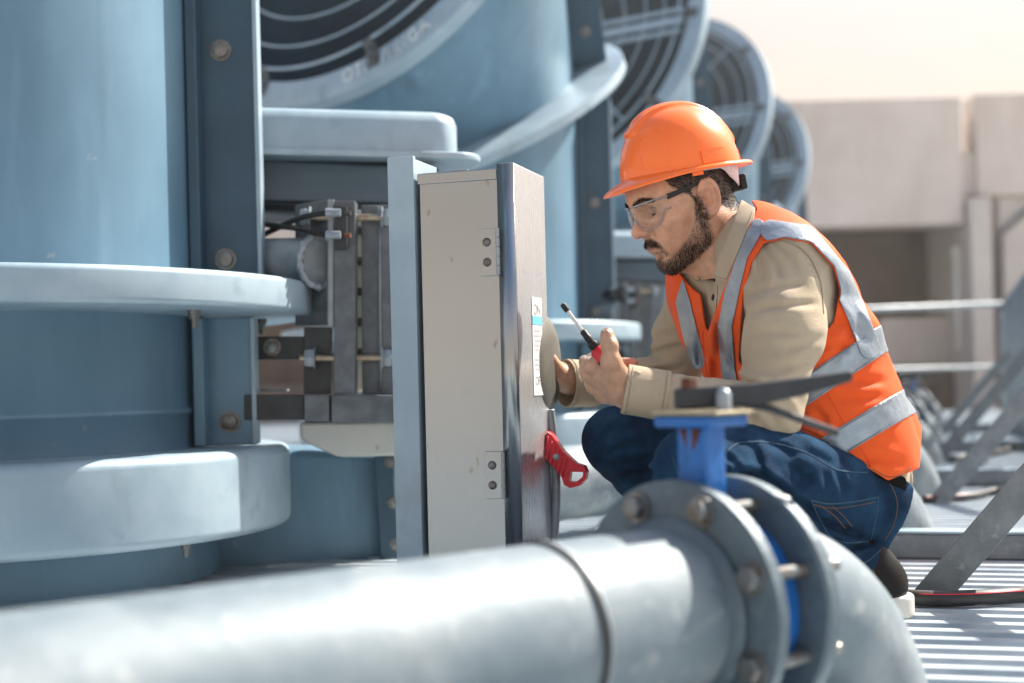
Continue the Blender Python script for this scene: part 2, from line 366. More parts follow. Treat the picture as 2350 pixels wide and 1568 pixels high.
# ------------------------------------------------------------------ casing wall low between the stacks
cs = thing('casing_wall', 'dark blue casing wall low behind the motor bracket and pipe', 'wall panel', P(760, 1290, 3.15))
a, b, c, d = P(480, 1030, 3.12), P(1000, 1040, 3.26), P(1000, 1400, 3.26), P(480, 1400, 3.12)
MB().prism([a, b, c, d], np.array([.05, .25, 0])).obj('wall', M['stack'], cs, bevel=.02)
sp = MB().prism([P(862, 1042, 3.215), P(905, 1042, 3.225), P(928, 1400, 3.225), P(885, 1400, 3.215)], (0, -.045, 0)).obj('seam_plate', M['plate'], cs, bevel=.004)
for yy in (1060, 1155, 1250):
    bolt_mesh(MB(), P(896+(yy-1060)*.07, yy, 3.177), (0, -1, 0), .010, .009, 8).obj('bolt', M['bolt'], sp, ang=30)

# ------------------------------------------------------------------ lid and beam over the motor bracket
def build_gear(root):
    dl = nrm((.965, .26, 0)); dn = nrm((-.26, .965, 0))
    tl, tr, bl, br = P(560, 240, 3.06), P(1061, 252, 3.17), P(560, 345, 3.06), P(1061, 362, 3.17)
    # cover: a tray with a rounded nose at its free end
    w = np.linalg.norm((tr-tl)[:2]); zt, zb = tl[2], bl[2]
    def outline(x1, r, d0, d1):
        pts = [(0, d0), (0, d1)]
        for k in range(7): a = math.pi/2*k/6; pts.append((x1-r+r*math.sin(a), d1-r+r*math.cos(a)))
        for k in range(7): a = math.pi/2*k/6; pts.append((x1-r+r*math.cos(a), d0+r-r*math.sin(a)))
        return pts
    o0 = np.array([tl[0], tl[1], 0])
    def lay(m, pts, z): return [o0+dl*x+dn*y+ZZ*z for x, y in pts]
    m = MB(); loops = []
    for ins, z in ((.0, zb), (.0, zt-.03), (.006, zt-.012), (.02, zt-.002), (.05, zt)):
        loops.append(lay(m, [(x-(ins if x > .2 else 0), y+(ins if y < .2 else -ins)) for x, y in outline(w, .055, 0, .42)], z))
    loft(m, loops); n = len(loops[0]); m.F.append(tuple(range(4*n, 5*n)))
    cv = m.obj('cover', M['rim'], root, ang=40)
    m = MB(); ps = outline(w+.055, .08, -.018, .47); loops = [lay(m, ps, zb-.012), lay(m, ps, zb+.003)]
    loft(m, loops); n = len(ps); m.F += [tuple(range(n))[::-1], tuple(range(n, 2*n))]; m.obj('cover_lip', M['rim'], root, bevel=.004)
    # beam below
    t0, t1, b0, b1 = P(540, 362, 3.12), P(1010, 384, 3.2), P(540, 462, 3.12), P(1010, 470, 3.2)
    MB().prism([t0, t1, b1, b0], dn*.3).obj('beam', M['beam'], root, bevel=.008)
    MB().prism([b0-ZZ*.001, b1-ZZ*.001, b1-ZZ*.012, b0-ZZ*.012], dn*.3).obj('beam_flange', M['dark'], root)
def build_bracket(root):
    y = 3.0
    def slab(name, x0, y0, x1, y1, ya, th, m, dx=0, **k):
        return MB().prism([P(x0, y0, ya), P(x1, y0, ya), P(x1+dx, y1, ya), P(x0+dx, y1, ya)], (0, th, 0)).obj(name, m, root, **k)
    # heavy plate, seen partly from the side
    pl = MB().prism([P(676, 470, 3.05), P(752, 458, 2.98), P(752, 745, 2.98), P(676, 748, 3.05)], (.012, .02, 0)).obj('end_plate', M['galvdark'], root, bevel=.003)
    slab('plate_edge', 752, 458, 766, 752, 2.978, .06, M['galv'], bevel=.002)
    # pipe stub welded to it
    MB().tube([P(540, 600, 3.16), P(738, 600, 2.975)], .05, 32).obj('pipe_stub', M['pipe'], root, ang=40)
    pts = []
    c = P(732, 600, 2.972); ax = nrm(P(738, 600, 2.975)-P(540, 600, 3.16)); u1 = ZZ-ax*ax[2]; u1 = nrm(u1); u2 = np.cross(ax, u1)
    for k in range(48): a = 2*math.pi*k/48; pts.append(c+.0525*(math.cos(a)*u1+math.sin(a)*u2)+ax*.0015*math.sin(k*2.4))
    MB().tube(pts+[pts[0]], [.008+.002*math.sin(k*1.9) for k in range(49)], 8, False).obj('weld', M['galv'], root)
    # posts and rails
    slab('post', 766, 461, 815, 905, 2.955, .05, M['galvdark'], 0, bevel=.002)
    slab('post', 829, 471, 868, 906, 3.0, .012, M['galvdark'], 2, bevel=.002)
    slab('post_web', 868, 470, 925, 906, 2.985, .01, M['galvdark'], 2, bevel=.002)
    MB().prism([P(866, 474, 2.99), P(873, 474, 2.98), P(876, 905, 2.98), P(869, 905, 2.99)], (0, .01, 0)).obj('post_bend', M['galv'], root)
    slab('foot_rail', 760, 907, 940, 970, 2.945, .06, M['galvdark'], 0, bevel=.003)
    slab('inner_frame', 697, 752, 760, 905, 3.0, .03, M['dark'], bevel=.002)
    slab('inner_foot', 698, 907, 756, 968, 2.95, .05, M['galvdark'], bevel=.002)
    slab('cross_beam', 560, 906, 698, 964, 2.99, .05, M['dark'], bevel=.002)
    slab('cross_beam', 560, 772, 698, 826, 3.06, .03, M['dark'], bevel=.002)
    slab('ledge', 560, 893, 655, 899, 3.05, .05, M['galv'])
    # threaded rods with nuts
    for py, x0 in ((500, 690), (822, 688)):
        rd = MB(); p0, p1 = P(x0, py, 2.985), P(905, py, 2.985); rr, pts = [], []
        for k in range(161): pts.append(p0+(p1-p0)*k/160); rr.append(.0082 if k % 2 else .0072)
        rd.tube(pts, rr, 12).obj('threaded_rod', M['rod'], root)
        for xx, w in ((888, .011), (712 if py > 600 else 702, .011)):
            MB().lathe([(.026, -w), (.026, -w+.003), (.019, -w+.003), (.021, 0), (.019, w)], P(xx, py, 2.985), nrm(p1-p0)*(-1 if xx < 800 else 1), 6).obj('nut', M['galv'], root, smooth=False, bevel=.001)
    bolt_mesh(MB(), P(625, 797, 3.058), (0, -1, 0), .014, .014).obj('bolt', M['bolt'], root, ang=30)
    # sensor block with two cables
    MB().prism([P(768, 470, 2.94), P(796, 474, 2.93), P(796, 570, 2.93), P(768, 574, 2.94)], (0, .015, 0)).obj('sensor_block', M['dark'], root, bevel=.002)
    for ya, pts in ((490, [(560, 560), (640, 522), (690, 500), (740, 490), (770, 489)]), (541, [(560, 505), (625, 518), (680, 524), (730, 537), (770, 541)])):
        w = [P(a, b, float(np.interp(a, [560, 640, 690, 740], [3.14, 3.05, 2.95, 2.915]))) for a, b in pts]
        ww = []
        for i in range(len(w)-1):
            for t in np.linspace(0, 1, 7)[:-1]:
                a = w[max(i-1, 0)]; b = w[i]; c = w[i+1]; d = w[min(i+2, len(w)-1)]
                ww.append(.5*(2*b+(c-a)*t+(2*a-5*b+4*c-d)*t*t+(3*b-a-3*c+d)*t**3))
        MB().tube(ww+[w[-1]], .0062, 10).obj('cable', M['black'], root)
        MB().lathe([(.010, 0), (.010, .012), (.0085, .012), (.0085, .03)], P(748, ya-1, 2.915), (1, 0, 0), 10).obj('cable_gland', M['galv'], root, ang=30)
        MB().lathe([(.0055, 0), (.0055, .012)], P(792, ya, 2.925), (1, -.2, 0), 8).obj('screw', M['rust' if ya > 500 else 'dark'], root, ang=30)
    # motor behind, its pan below
    slab('motor_housing', 806, 480, 860, 900, 3.06, .12, M['motor'], bevel=.01)
    for yy in (520, 590, 660, 730, 800):
        slab('motor_fin', 800, yy, 864, yy+18, 3.045, .02, M['dark'])
    pan = MB(); zt, zm, zb = P(690, 968, 3.0)[2], P(690, 1005, 3.0)[2], P(690, 1050, 3.0)[2]
    x0, x1 = P(686, 980, 2.96)[0], P(1020, 980, 2.96)[0]
    pr = [(x0, zt), (x0, zm), (x0+.018, zm-.012), (x0+.075, zb+.002), (x0+.09, zb), (x1, zb), (x1, zt)]
    pan.prism([np.array([a, 2.96, b]) for a, b in pr], (0, .26, 0)); pan.obj('motor_pan', M['motor'], root, bevel=.01)
ge = thing('gear_cover', 'pale rounded metal cover on a beam beside the left foreground stack', 'cover', P(830, 460, 3.2), 'gear covers between the stacks')
build_gear(ge)
bk = thing('motor_bracket', 'dull galvanised motor bracket with threaded rods, cables and white pan', 'bracket', P(800, 1050, 3.0), 'motor brackets between the stacks')
build_bracket(bk)
g2 = copy_tree(ge, U*PITCH); g2['label'] = 'smaller gear cover seen beyond the worker just left of his chin'
b2 = copy_tree(bk, U*PITCH); b2['label'] = 'second motor bracket seen between the worker and the stack behind him'

# ------------------------------------------------------------------ control box on its post
ZB = 2.33
cb = P(1198, 1262, ZB); ct = P(1182, 372, ZB)
C0 = np.array([cb[0], cb[1], 0.]); ztop, zbot = ct[2], P(1198, 1300, ZB)[2]
C0[0] = (cb[0]+ct[0])/2
box = thing('control_box', 'tall narrow stainless control box with hinges and a label on its edge', 'control box', (C0[0], C0[1], zbot))
def bx(x0, x1, d0, d1, z0, z1): return MB().obox(C0+EE*(x0+x1)/2+U*(d0+d1)/2+ZZ*(z0+z1)/2, EE*(x1-x0)/2, U*(d1-d0)/2, ZZ*(z1-z0)/2)
DW = .182
bx(-.168, -.030, .004, DW-.006, zbot+.004, ztop-.010).obj('body', M['stain'], box, bevel=.002)
bx(-.171, -.0305, .0015, DW-.004, ztop-.026, ztop-.0075).obj('top_cap', M['stain'], box, bevel=.002)
dr = bx(-.0295, 0, 0, DW, zbot, ztop).obj('door', M['door'], box, bevel=.003)
bx(-.0296, -.0004, -.0012, .0005, zbot+.001, ztop-.001).obj('door_return', M['stain'], dr)
for zc in (P(1125, 577, ZB)[2], P(1137, 1092, ZB)[2]):
    h = bx(-.062, -.031, -.0005, .0045, zc-.039, zc+.039).obj('hinge', M['stain'], box, bevel=.0008)
    for k in range(5):
        MB().lathe([(.0036, -.0073), (.0036, .0073)], C0-EE*.0305+U*(-.002)+ZZ*(zc-.031+.0155*k), (0, 0, 1), 12).obj('knuckle', M['galv'], h, ang=40)
    for k in (-1, 1):
        MB().lathe([(.0075, 0), (.0065, .0025), (.004, .0042), (.001, .005)], C0-EE*.050+U*(-.0005)+ZZ*(zc+k*.0165), -U, 16).obj('screw', M['bolt'], h, ang=50)
# label strip on the door
def facing(m_pts): return [C0+U*a+ZZ*b+EE*c for a, b, c in m_pts]
zl0, zl1 = P(1222, 908, 2.43)[2], P(1218, 683, 2.43)[2]
la0, la1 = .082, .140
MB().prism(facing([(la0, zl0, .0005), (la1, zl0, .0005), (la1, zl1, .0005), (la0, zl1, .0005)]), EE*.0008).obj('label_plate', M['white'], dr, smooth=False)
zc1 = zl1-(zl1-zl0)*.19; zc0 = zl1-(zl1-zl0)*.28
MB().prism(facing([(la0, zc0, .0014), (la1, zc0, .0014), (la1, zc1, .0014), (la0, zc1, .0014)]), EE*.0004).obj('label_band', M['cyan'], dr, smooth=False)
def text(name, body, size, org, right, up, m, parent, sx=1.):
    cu = bpy.data.curves.new(name, 'FONT'); cu.body = body; cu.size = size; cu.align_x = 'CENTER'; cu.align_y = 'CENTER'
    to = bpy.data.objects.new(name, cu); COL.objects.link(to)
    dg = bpy.context.evaluated_depsgraph_get(); me = bpy.data.meshes.new_from_object(to.evaluated_get(dg))
    bpy.data.objects.remove(to)
    n = nrm(np.cross(right, up)); V = [np.asarray(org)+right*v.co.x*sx+up*v.co.y+n*.0003 for v in me.vertices]
    F_ = [tuple(p.vertices) for p in me.polygons]
    return mk(name, V, F_, m, parent, smooth=False)
lm = (la0+la1)/2
text('on_lettering', 'ON', .027, C0+U*lm+ZZ*(zl1-.022)+EE*.0014, U, ZZ, M['ink'], dr)
text('off_lettering', 'OFF', .022, C0+U*lm+ZZ*(zl0+.024)+EE*.0014, U, ZZ, M['ink'], dr)
for k in range(9):
    zz = zc0-.012-k*.0082
    w = (.040, .046, .036, .044, .030, .0, .038, .042, .026)[k]
    if w: MB().prism(facing([(lm-w/2, zz, .0014), (lm+w/2, zz, .0014), (lm+w/2, zz+.0035, .0014), (lm-w/2, zz+.0035, .0014)]), EE*.0003).obj('small_print', M['inkgrey'], dr, smooth=False)
# round dished plate behind the door edge
dc = C0+U*(DW+.006)-EE*.006+ZZ*P(1250, 838, 2.5)[2]
MB().lathe([(.002, .012), (.05, .012), (.078, .006), (.087, 0), (.087, -.006), (.002, -.006)], dc, EE, 56).obj('round_plate', M['dish'], box, ang=30)
# post behind the box
post = thing('angle_post', 'upright galvanised angle post carrying the stainless control box', 'post', P(925, 1300, 2.3))
pt = P(902, 340, 2.30); pb = P(926, 1330, 2.30)
x0 = -.228; px0 = C0+EE*x0
MB().obox(C0+EE*(-.199)+U*.004+ZZ*(pt[2]+pb[2])/2, EE*.0235, U*.006, ZZ*(pt[2]-pb[2])/2).obj('front_leg', M['rim'], post, bevel=.0015)
MB().obox(C0+EE*(-.1785)+U*.06+ZZ*((pt[2]+pb[2])/2-.002), EE*.0025, U*.055, ZZ*((pt[2]-pb[2])/2-.002)).obj('side_leg', M['rim'], post, bevel=.0015)
MB().obox(C0+EE*(-.15)+U*.15+ZZ*(pt[2]-.025), EE*.02, U*.004, ZZ*.02).obj('tie_plate', M['galv'], post, bevel=.0015)
bolt_mesh(MB(), C0+EE*(-.150)+U*.146+ZZ*(pt[2]-.018), -U, .008, .01).obj('bolt', M['rust'], post, ang=30)
# red lever handle, hole cut through
hd = thing('lever_handle', 'red ribbed plastic lever handle with square hole on the box door', 'handle', P(1262, 1030, 2.47))
yh = 2.47
outp = [(1255, 990), (1266, 998), (1292, 1036), (1322, 1064), (1340, 1070), (1346, 1084), (1343, 1100), (1330, 1115), (1308, 1121), (1294, 1113), (1288, 1095), (1270, 1072), (1250, 1052)]
inn = [(1308, 1083), (1338, 1084), (1337, 1094), (1322, 1107), (1305, 1106)]
bm = bmesh.new()
ov = [bm.verts.new(Vector(P(a, b, yh))) for a, b in outp]; iv = [bm.verts.new(Vector(P(a, b, yh))) for a, b in inn]
es = [bm.edges.new((l[i], l[(i+1) % len(l)])) for l in (ov, iv) for i in range(len(l))]
bmesh.ops.triangle_fill(bm, use_beauty=True, use_dissolve=True, edges=es)
r_ = bmesh.ops.extrude_face_region(bm, geom=bm.faces[:])
bmesh.ops.translate(bm, vec=(0.006, .022, 0), verts=[v for v in r_['geom'] if isinstance(v, bmesh.types.BMVert)])
bmesh.ops.recalc_face_normals(bm, faces=bm.faces)
V = [tuple(v.co) for v in bm.verts]; bm.verts.index_update(); Fc = [tuple(v.index for v in f.verts) for f in bm.faces]; bm.free()
lv = mk('lever', V, Fc, M['red'], hd, smooth=False, bevel=.003)
for k in range(6):
    a, b = P(1258+k*8.5, 1001+k*11+(k > 3)*(-4), yh-.0012), P(1249+k*8.5, 1050+k*9, yh-.0012)
    MB().tube([a, b], .0016, 8).obj('grip_rib', M['red'], lv)
MB().lathe([(.006, 0), (.006, .002), (.0035, .004), (.001, .0045)], P(1276, 1049, yh-.0005), (0, -1, 0), 14).obj('rivet', M['galv'], lv, ang=40)
# ribbed conduit hanging below
pts = [P(1262+14*math.sin(t*2.6), 940+t*310, 2.50) for t in np.linspace(0, 1, 111)]
cd = MB().tube(pts, [.0088 if k % 2 else .0074 for k in range(111)], 14).obj('conduit', M['galv'], None, loc=P(1262, 1250, 2.5))
tag(cd, 'grey ribbed flexible conduit hanging beside the red lever handle', 'conduit')

# ------------------------------------------------------------------ pipes with valves and elbows
FL = np.array([.181, 1.536, CAMH-.249])            # centre of the near flange
PR = .091
def build_pipe(root, length=2.1):
    p0 = FL-PA*length
    m = MB(); pts = [p0, FL-PA*.30, FL-PA*.001]; m.tube(pts, PR, 64); m.obj('pipe', M['pipe'], root, ang=40)
    f = MB().lathe([(PR-.002, 0), (.134, 0), (.141, .003), (.141, .018), (.137, .021), (PR-.002, .021)], FL-PA*.021, PA, 72).obj('flange', M['flange'], root, ang=30)
    for o in (0,):
        MB().lathe([(PR+.0005, -.012), (PR+.012, -.002), (PR+.0005, .004)], FL-PA*.0235, PA, 64).obj('weld', M['flange'], f, ang=60)
    for k in range(8):
        a = math.pi/8+k*math.pi/4; q = FL+(ZZ*math.cos(a)+PS*math.sin(a))*.119
        b = MB(); b.lathe([(.0175, 0), (.0175, .003)], q-PA*.021, -PA, 18); b.lathe([(.0135, .003), (.0135, .012), (.0115, .014)], q-PA*.021, -PA, 6)
        b.lathe([(.0075, -.0), (.0075, -.135)], q-PA*.021, -PA, 12)
        b.obj('bolt', M['bolt'], f, ang=30)
    c = FL-PA*.215
    MB().lathe([(PR+.0005, -.004), (PR+.003, -.003), (PR+.004, 0), (PR+.003, .003), (PR+.0005, .004)], c, PA, 72, False).obj('strap', M['dark'], root, ang=60)
    MB().lathe([(PR+.0003, .004), (PR+.003, .005), (PR+.003, .008), (PR+.0003, .009)], c, PA, 72, False).obj('strap_edge', M['galv'], root, ang=60)
def build_elbow(root):
    f2 = FL+PA*.066
    m = MB().lathe([(PR-.01, 0), (.137, 0), (.141, .003), (.141, .018), (.137, .021), (PR-.01, .021)], f2, PA, 72); m.obj('flange', M['flange'], root, ang=30)
    R_ = .222; q0 = f2+PA*.03; c = q0-ZZ*R_
    pts = [f2+PA*.02]+[c+R_*(math.sin(a)*PA+math.cos(a)*ZZ) for a in np.linspace(0, math.pi/2, 28)]; pts.append(pts[-1]-ZZ*.2)
    MB().tube(pts, PR, 64).obj('elbow', M['pipe'], root, ang=40)
    MB().lathe([(PR+.0005, -.004), (PR+.009, .002), (PR+.0005, .014)], f2+PA*.022, PA, 64).obj('weld', M['pipe'], root, ang=60)
    for k in range(8):
        a = math.pi/8+k*math.pi/4; q = f2+PA*.021+(ZZ*math.cos(a)+PS*math.sin(a))*.119
        MB().lathe([(.0145, 0), (.0145, .010), (.0125, .012)], q, PA, 6).obj('nut', M['bolt'], root, ang=30)
        MB().lathe([(.0075, .012), (.0075, .034)], q, PA, 10).obj('stud_end', M['bolt'], root, ang=30)
def build_valve(root):
    v0 = FL+PA*.002
    MB().lathe([(PR-.006, 0), (.104, 0), (.106, .004), (.106, .058), (.104, .062), (PR-.006, .062)], v0, PA, 56).obj('body', M['blue'], root, ang=30)
    vc = v0+PA*.031
    nk = MB(); hb = .098
    nk.obox(vc+ZZ*.1485, PS*.021, PA*.017, ZZ*.0505)
    nk.lathe([(.020, hb), (.020, .198)], vc, ZZ, 20)
    nko = nk.obj('neck', M['blue'], root, bevel=.004)
    tp = MB().obox(vc+ZZ*.203, PS*.040, PA*.034, ZZ*.0065).obj('top_flange', M['blue'], root, bevel=.004)
    MB().prism([vc+ZZ*.195-PA*.0175+PS*.014, vc+ZZ*.195-PA*.0175-PS*.014, vc+ZZ*.172-PA*.0175-PS*.004, vc+ZZ*.172-PA*.0175+PS*.006], -PA*.002).obj('rust_patch', M['rust'], nko)
    MB().obox(vc+ZZ*.2118+PS*.006, PS*.046, PA*.036, ZZ*.0022).obj('notch_plate', M['brass'], root, bevel=.001)
    # lever with its trigger
    ld = nrm(np.array([.995, .05, 0.0])); ls = np.array([-ld[1], ld[0], 0])
    h0 = vc+ZZ*.2275-ld*.028
    m = MB(); prl = [(0, -.0115, .0115), (.085, -.0115, .0135), (.14, -.003, .0175), (.196, .011, .0225)]
    top = [h0+ld*a+ZZ*(c+a*.02) for a, b, c in prl]; bot = [h0+ld*a+ZZ*(b+a*.02) for a, b, c in prl]
    m.prism([q-ls*.010 for q in bot]+[q-ls*.010 for q in top[::-1]], ls*.020); m.obj('lever', M['lever'], root, bevel=.003)
    MB().lathe([(.0095, -.012), (.0095, .020), (.008, .023)], h0+ld*.016, ZZ, 6).obj('stem', M['rust'], root, ang=30)
    for d_, w in ((.05, .0085),):
        MB().lathe([(w, -.0135), (w, .004), (w*.7, .009), (w*.2, .011)], h0+ld*d_-ls*.020, ZZ, 14).obj('bolt', M['galv'], root, ang=40)
    MB().tube([h0+ld*.075-ZZ*.006, h0+ld*.105-ZZ*.013, h0+ld*.180-ZZ*.042], .0042, 8).obj('trigger', M['lever'], root)
PPL = {0: 'thick galvanised pipe crossing the foreground to the bolted flange', 1: 'galvanised pipe under the worker knee behind the red lever handle', 2: 'third long pipe of the row beyond the worker back', 3: 'farthest long pipe of the row'}
EL = {0: 'wide galvanised elbow curving down right of the foreground valve', .5: 'galvanised elbow right behind the worker hip', 1: 'second galvanised elbow behind the worker lower back', 1.5: 'third galvanised elbow receding behind the worker', 2: 'fourth galvanised elbow receding behind the worker', 3: 'farthest and smallest galvanised elbow before the building'}
VL = {0: 'blue butterfly valve with dark lever in front of the worker', .5: 'blue butterfly valve hidden behind the worker torso', 1: 'blue butterfly valve with lever just behind the worker back', 1.5: 'third butterfly valve receding behind the worker', 2: 'fourth butterfly valve receding behind the worker', 3: 'farthest butterfly valve of the row'}
base_loc = np.array([FL[0], FL[1], 0])
pipe0 = thing('galvanised_pipe', PPL[0], 'pipe', base_loc-PA*.5, 'pipes running to the elbows'); build_pipe(pipe0)
elb0 = thing('pipe_elbow', EL[0], 'pipe elbow', base_loc+PA*.3, 'pipe elbows in a row'); build_elbow(elb0)
val0 = thing('butterfly_valve', VL[0], 'valve', base_loc+PA*.03, 'butterfly valves between pipe and elbow'); build_valve(val0)
pipe1 = thing('galvanised_pipe', PPL[1], 'pipe', base_loc-PA*.5, 'pipes running to the elbows'); build_pipe(pipe1, 1.42)
pipe1.location = Vector(pipe1.location)+Vector(U*PITCH*1.04)
for k in (.5, 1, 1.5, 2, 3):
    off = U*PITCH*k*1.04
    if k in (2, 3):
        c = copy_tree(pipe1, U*PITCH*1.04*(k-1)); c['label'] = PPL[k]
    c = copy_tree(elb0, off); c['label'] = EL[k]
    c = copy_tree(val0, off); c['label'] = VL[k]

# ------------------------------------------------------------------ beams, braces, hoses on the deck
def deckpt(px, py, z=0.):
    dx, dy = px-CX, py-H0; v = dx*_s+dy*_c
    y = (CAMH-z)*FPX/v; return P(px, py, y)
BL = ['nearest grey beam across the deck behind the worker heel', 'second grey beam across the deck below the braces', 'third grey beam across the deck', 'farthest grey beam across the deck']
for i, (py, hh) in enumerate(((1285, .052), (1116, .050), (1038, .048), (993, .048))):
    q = deckpt(2180, py); L0 = .75+.25*i; L1 = 1.2
    bo = thing('deck_beam', BL[i], 'beam', q, 'beams lying across the deck')
    MB().obox(q+EE*(L1-L0)/2+U*.03+ZZ*(hh/2+.001), EE*(L0+L1)/2, U*.03, ZZ*hh/2).obj('channel', M['brace'], bo, bevel=.004)
    MB().obox(q+EE*(L1-L0)/2+U*.03+ZZ*(hh+.004), EE*(L0+L1)/2, U*.034, ZZ*.0025).obj('lit_top_strip', M['rim'], bo, bevel=.001)  # paler strip stands for the sunlit top, darker channel for the shaded front
RW = .40                                            # brace feet to guard rail
BRL = ['nearest diagonal flat bar brace rising to the right photo edge', 'second diagonal flat bar brace beyond the first', 'third diagonal brace farther along the deck', 'farthest diagonal brace along the deck']
feet = []
for i, (px, py) in enumerate(((2128, 1378), (2150, 1155), (2150, 1058), (2150, 1008))):
    q = deckpt(px, py); feet.append(q); t = q+EE*(RW+.02)+ZZ*.50
    br = thing('brace', BRL[i], 'brace', q, 'diagonal braces along the deck edge')
    d = nrm(t-q); n = nrm(np.cross(d, U))
    MB().obox((q+t)/2+U*.002, d*np.linalg.norm(t-q)/2, n*.027, U*.004).obj('flat_bar', M['brace'], br, bevel=.0012)
    MB().obox(q+ZZ*.006+U*.03, EE*.04, U*.035, ZZ*.004).obj('foot_plate', M['galv'], br, bevel=.001)
    bolt_mesh(MB(), q+ZZ*.010+U*.04, ZZ, .009, .009).obj('bolt', M['rust'], br, ang=30)
def spline(w, n=10):
    out = []
    for i in range(len(w)-1):
        a = w[max(i-1, 0)]; b = w[i]; c = w[i+1]; d = w[min(i+2, len(w)-1)]
        for t in np.linspace(0, 1, n+1)[:-1]: out.append(.5*(2*b+(c-a)*t+(2*a-5*b+4*c-d)*t*t+(3*b-a-3*c+d)*t**3))
    return out+[w[-1]]
def hose(label, pix, r, stripe=True):
    w = [deckpt(a, b, .0)+ZZ*(r+.001) for a, b in pix]; sp = spline(w)
    h = MB().tube(sp, r, 16).obj('hose', M['hose'], None, loc=w[len(w)//2]-ZZ*r); tag(h, label, 'hose', 'black hoses on the deck')
    if stripe:
        st = MB().tube([q+np.array([0, -.80*r, .62*r]) for q in sp], r*.07, 6).obj('stripe', M['red'], h)
hose('thick black hose with red stripe beside the worker heel', [(1985, 1366), (2050, 1386), (2130, 1394), (2250, 1392), (2350, 1386), (2460, 1388)], .0135)
hose('thin black hose on the deck by the second brace', [(2120, 1156), (2190, 1152), (2240, 1147), (2290, 1136), (2350, 1150), (2450, 1140)], .012)
hose('far black hose between the distant braces', [(2180, 1062), (2230, 1056), (2270, 1050), (2310, 1040), (2360, 1026)], .014)
# small copper tee on the far hose
tq = deckpt(2243, 1070)
tee = thing('pipe_tee', 'small rusty pipe fitting standing by the far hose', 'fitting', tq)
MB().lathe([(.018, 0), (.018, .05)], tq, ZZ, 14).obj('body', M['rust'], tee, ang=40)
MB().lathe([(.014, -.04), (.014, .04)], tq+ZZ*.03, EE, 14).obj('branch', M['rust'], tee, ang=40)

# ------------------------------------------------------------------ guard rails
RH = .88
r0 = feet[0]+EE*(RW+.03)+U*2.75; rl = 5.85
sr = thing('side_guard_rail', 'long galvanised guard rail with infill bars along the right deck edge', 'guard rail', r0+U*4)
MB().tube([r0+ZZ*RH, r0+U*rl+ZZ*RH], .018, 16).obj('top_rail', M['galv'], sr)
MB().tube([r0+ZZ*.45, r0+U*rl+ZZ*.45], .013, 12).obj('middle_rail', M['galv'], sr)
MB().obox(r0+U*rl/2+ZZ*.05, U*rl/2, EE*.004, ZZ*.05).obj('toe_board', M['galv'], sr)
for k in range(5): MB().obox(r0+U*(k*1.19+.02)+ZZ*(RH/2-.01), EE*.02, U*.004, ZZ*(RH/2-.01)).obj('post', M['galv'], sr)
for k in range(49):
    if k % 10 == 0: continue
    MB().obox(r0+U*(k*.119+.02)+ZZ*(RH/2), EE*.016, U*.003, ZZ*(RH/2-.012)).obj('infill_bar', M['galv'], sr)
e0 = r0+U*rl; e1 = e0-EE*4.2
br_ = thing('back_guard_rail', 'thin galvanised guard rail across the far end of the deck', 'guard rail', (e0+e1)/2*np.array([1, 1, 0]))
MB().tube([e0+ZZ*RH, e1+ZZ*RH], .02, 14).obj('top_rail', M['galv'], br_)
MB().tube([e0+ZZ*.42, e1+ZZ*.42], .014, 12).obj('middle_rail', M['galv'], br_)
for k in (0.02, 1.6, 3.0, 4.2):
    MB().tube([e0-EE*k, e0-EE*k+ZZ*RH], .017, 10).obj('post', M['galv'], br_)

# ------------------------------------------------------------------ concrete building behind
YB = 17.0
bd = thing('concrete_building', 'weathered concrete building behind the deck with deep shaded recess', 'building', (5.2, YB, -1.2))
def bxy(name, x0, y0, x1, y1, ya, th, m, **k):
    a, b = P(x0, y0, ya), P(x1, y1, ya); xm = min(max((x0+x1)/2, 2000), 2290)
    a[2] = P(xm, y0, ya)[2]; b[2] = P(xm, y1, ya)[2]
    return MB().obox(((a[0]+b[0])/2, ya+th/2, (a[2]+b[2])/2), (abs(b[0]-a[0])/2, 0, 0), (0, th/2, 0), (0, 0, abs(a[2]-b[2])/2)).obj(name, m, bd, smooth=False, bevel=.02, **k)
bxy('upper_wall', -400, 226, 2213, 519, YB, .5, M['conc'])
bxy('upper_wall', 2238, 214, 3400, 449, YB+.02, .5, M['conc'])
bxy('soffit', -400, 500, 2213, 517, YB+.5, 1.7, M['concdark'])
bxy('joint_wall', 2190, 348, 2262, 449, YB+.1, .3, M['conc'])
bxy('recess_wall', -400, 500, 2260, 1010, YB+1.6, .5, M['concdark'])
bxy('column', 2226, 452, 2291, 1100, YB-.15, 2.2, M['conclight'])
bxy('side_wall', 2291, 452, 3400, 1100, YB+.12, 1.8, M['conclight'])
bxy('lower_block', 2020, 728, 2190, 850, YB+.9, .8, M['conc'])
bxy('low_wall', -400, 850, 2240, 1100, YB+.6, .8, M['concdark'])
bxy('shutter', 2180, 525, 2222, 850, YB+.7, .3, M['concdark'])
tr_ = [P(2298, 700, YB+.05), P(2298, 535, YB+.05), P(2420, 430, YB+.05)]
MB().tube(tr_, .035, 8).obj('wall_cable', M['galvdark'], bd)
dp = thing('drain_pipe', 'white vertical drain pipe in the building recess', 'pipe', P(2203, 810, YB+.3))
MB().tube([P(2196, 575, YB+.4), P(2203, 805, YB+.4)], .045, 14).obj('pipe', M['white'], dp)
MB().tube([P(2196, 568, YB+.4), P(2196.4, 590, YB+.4)], .06, 14).obj('socket', M['white'], dp)

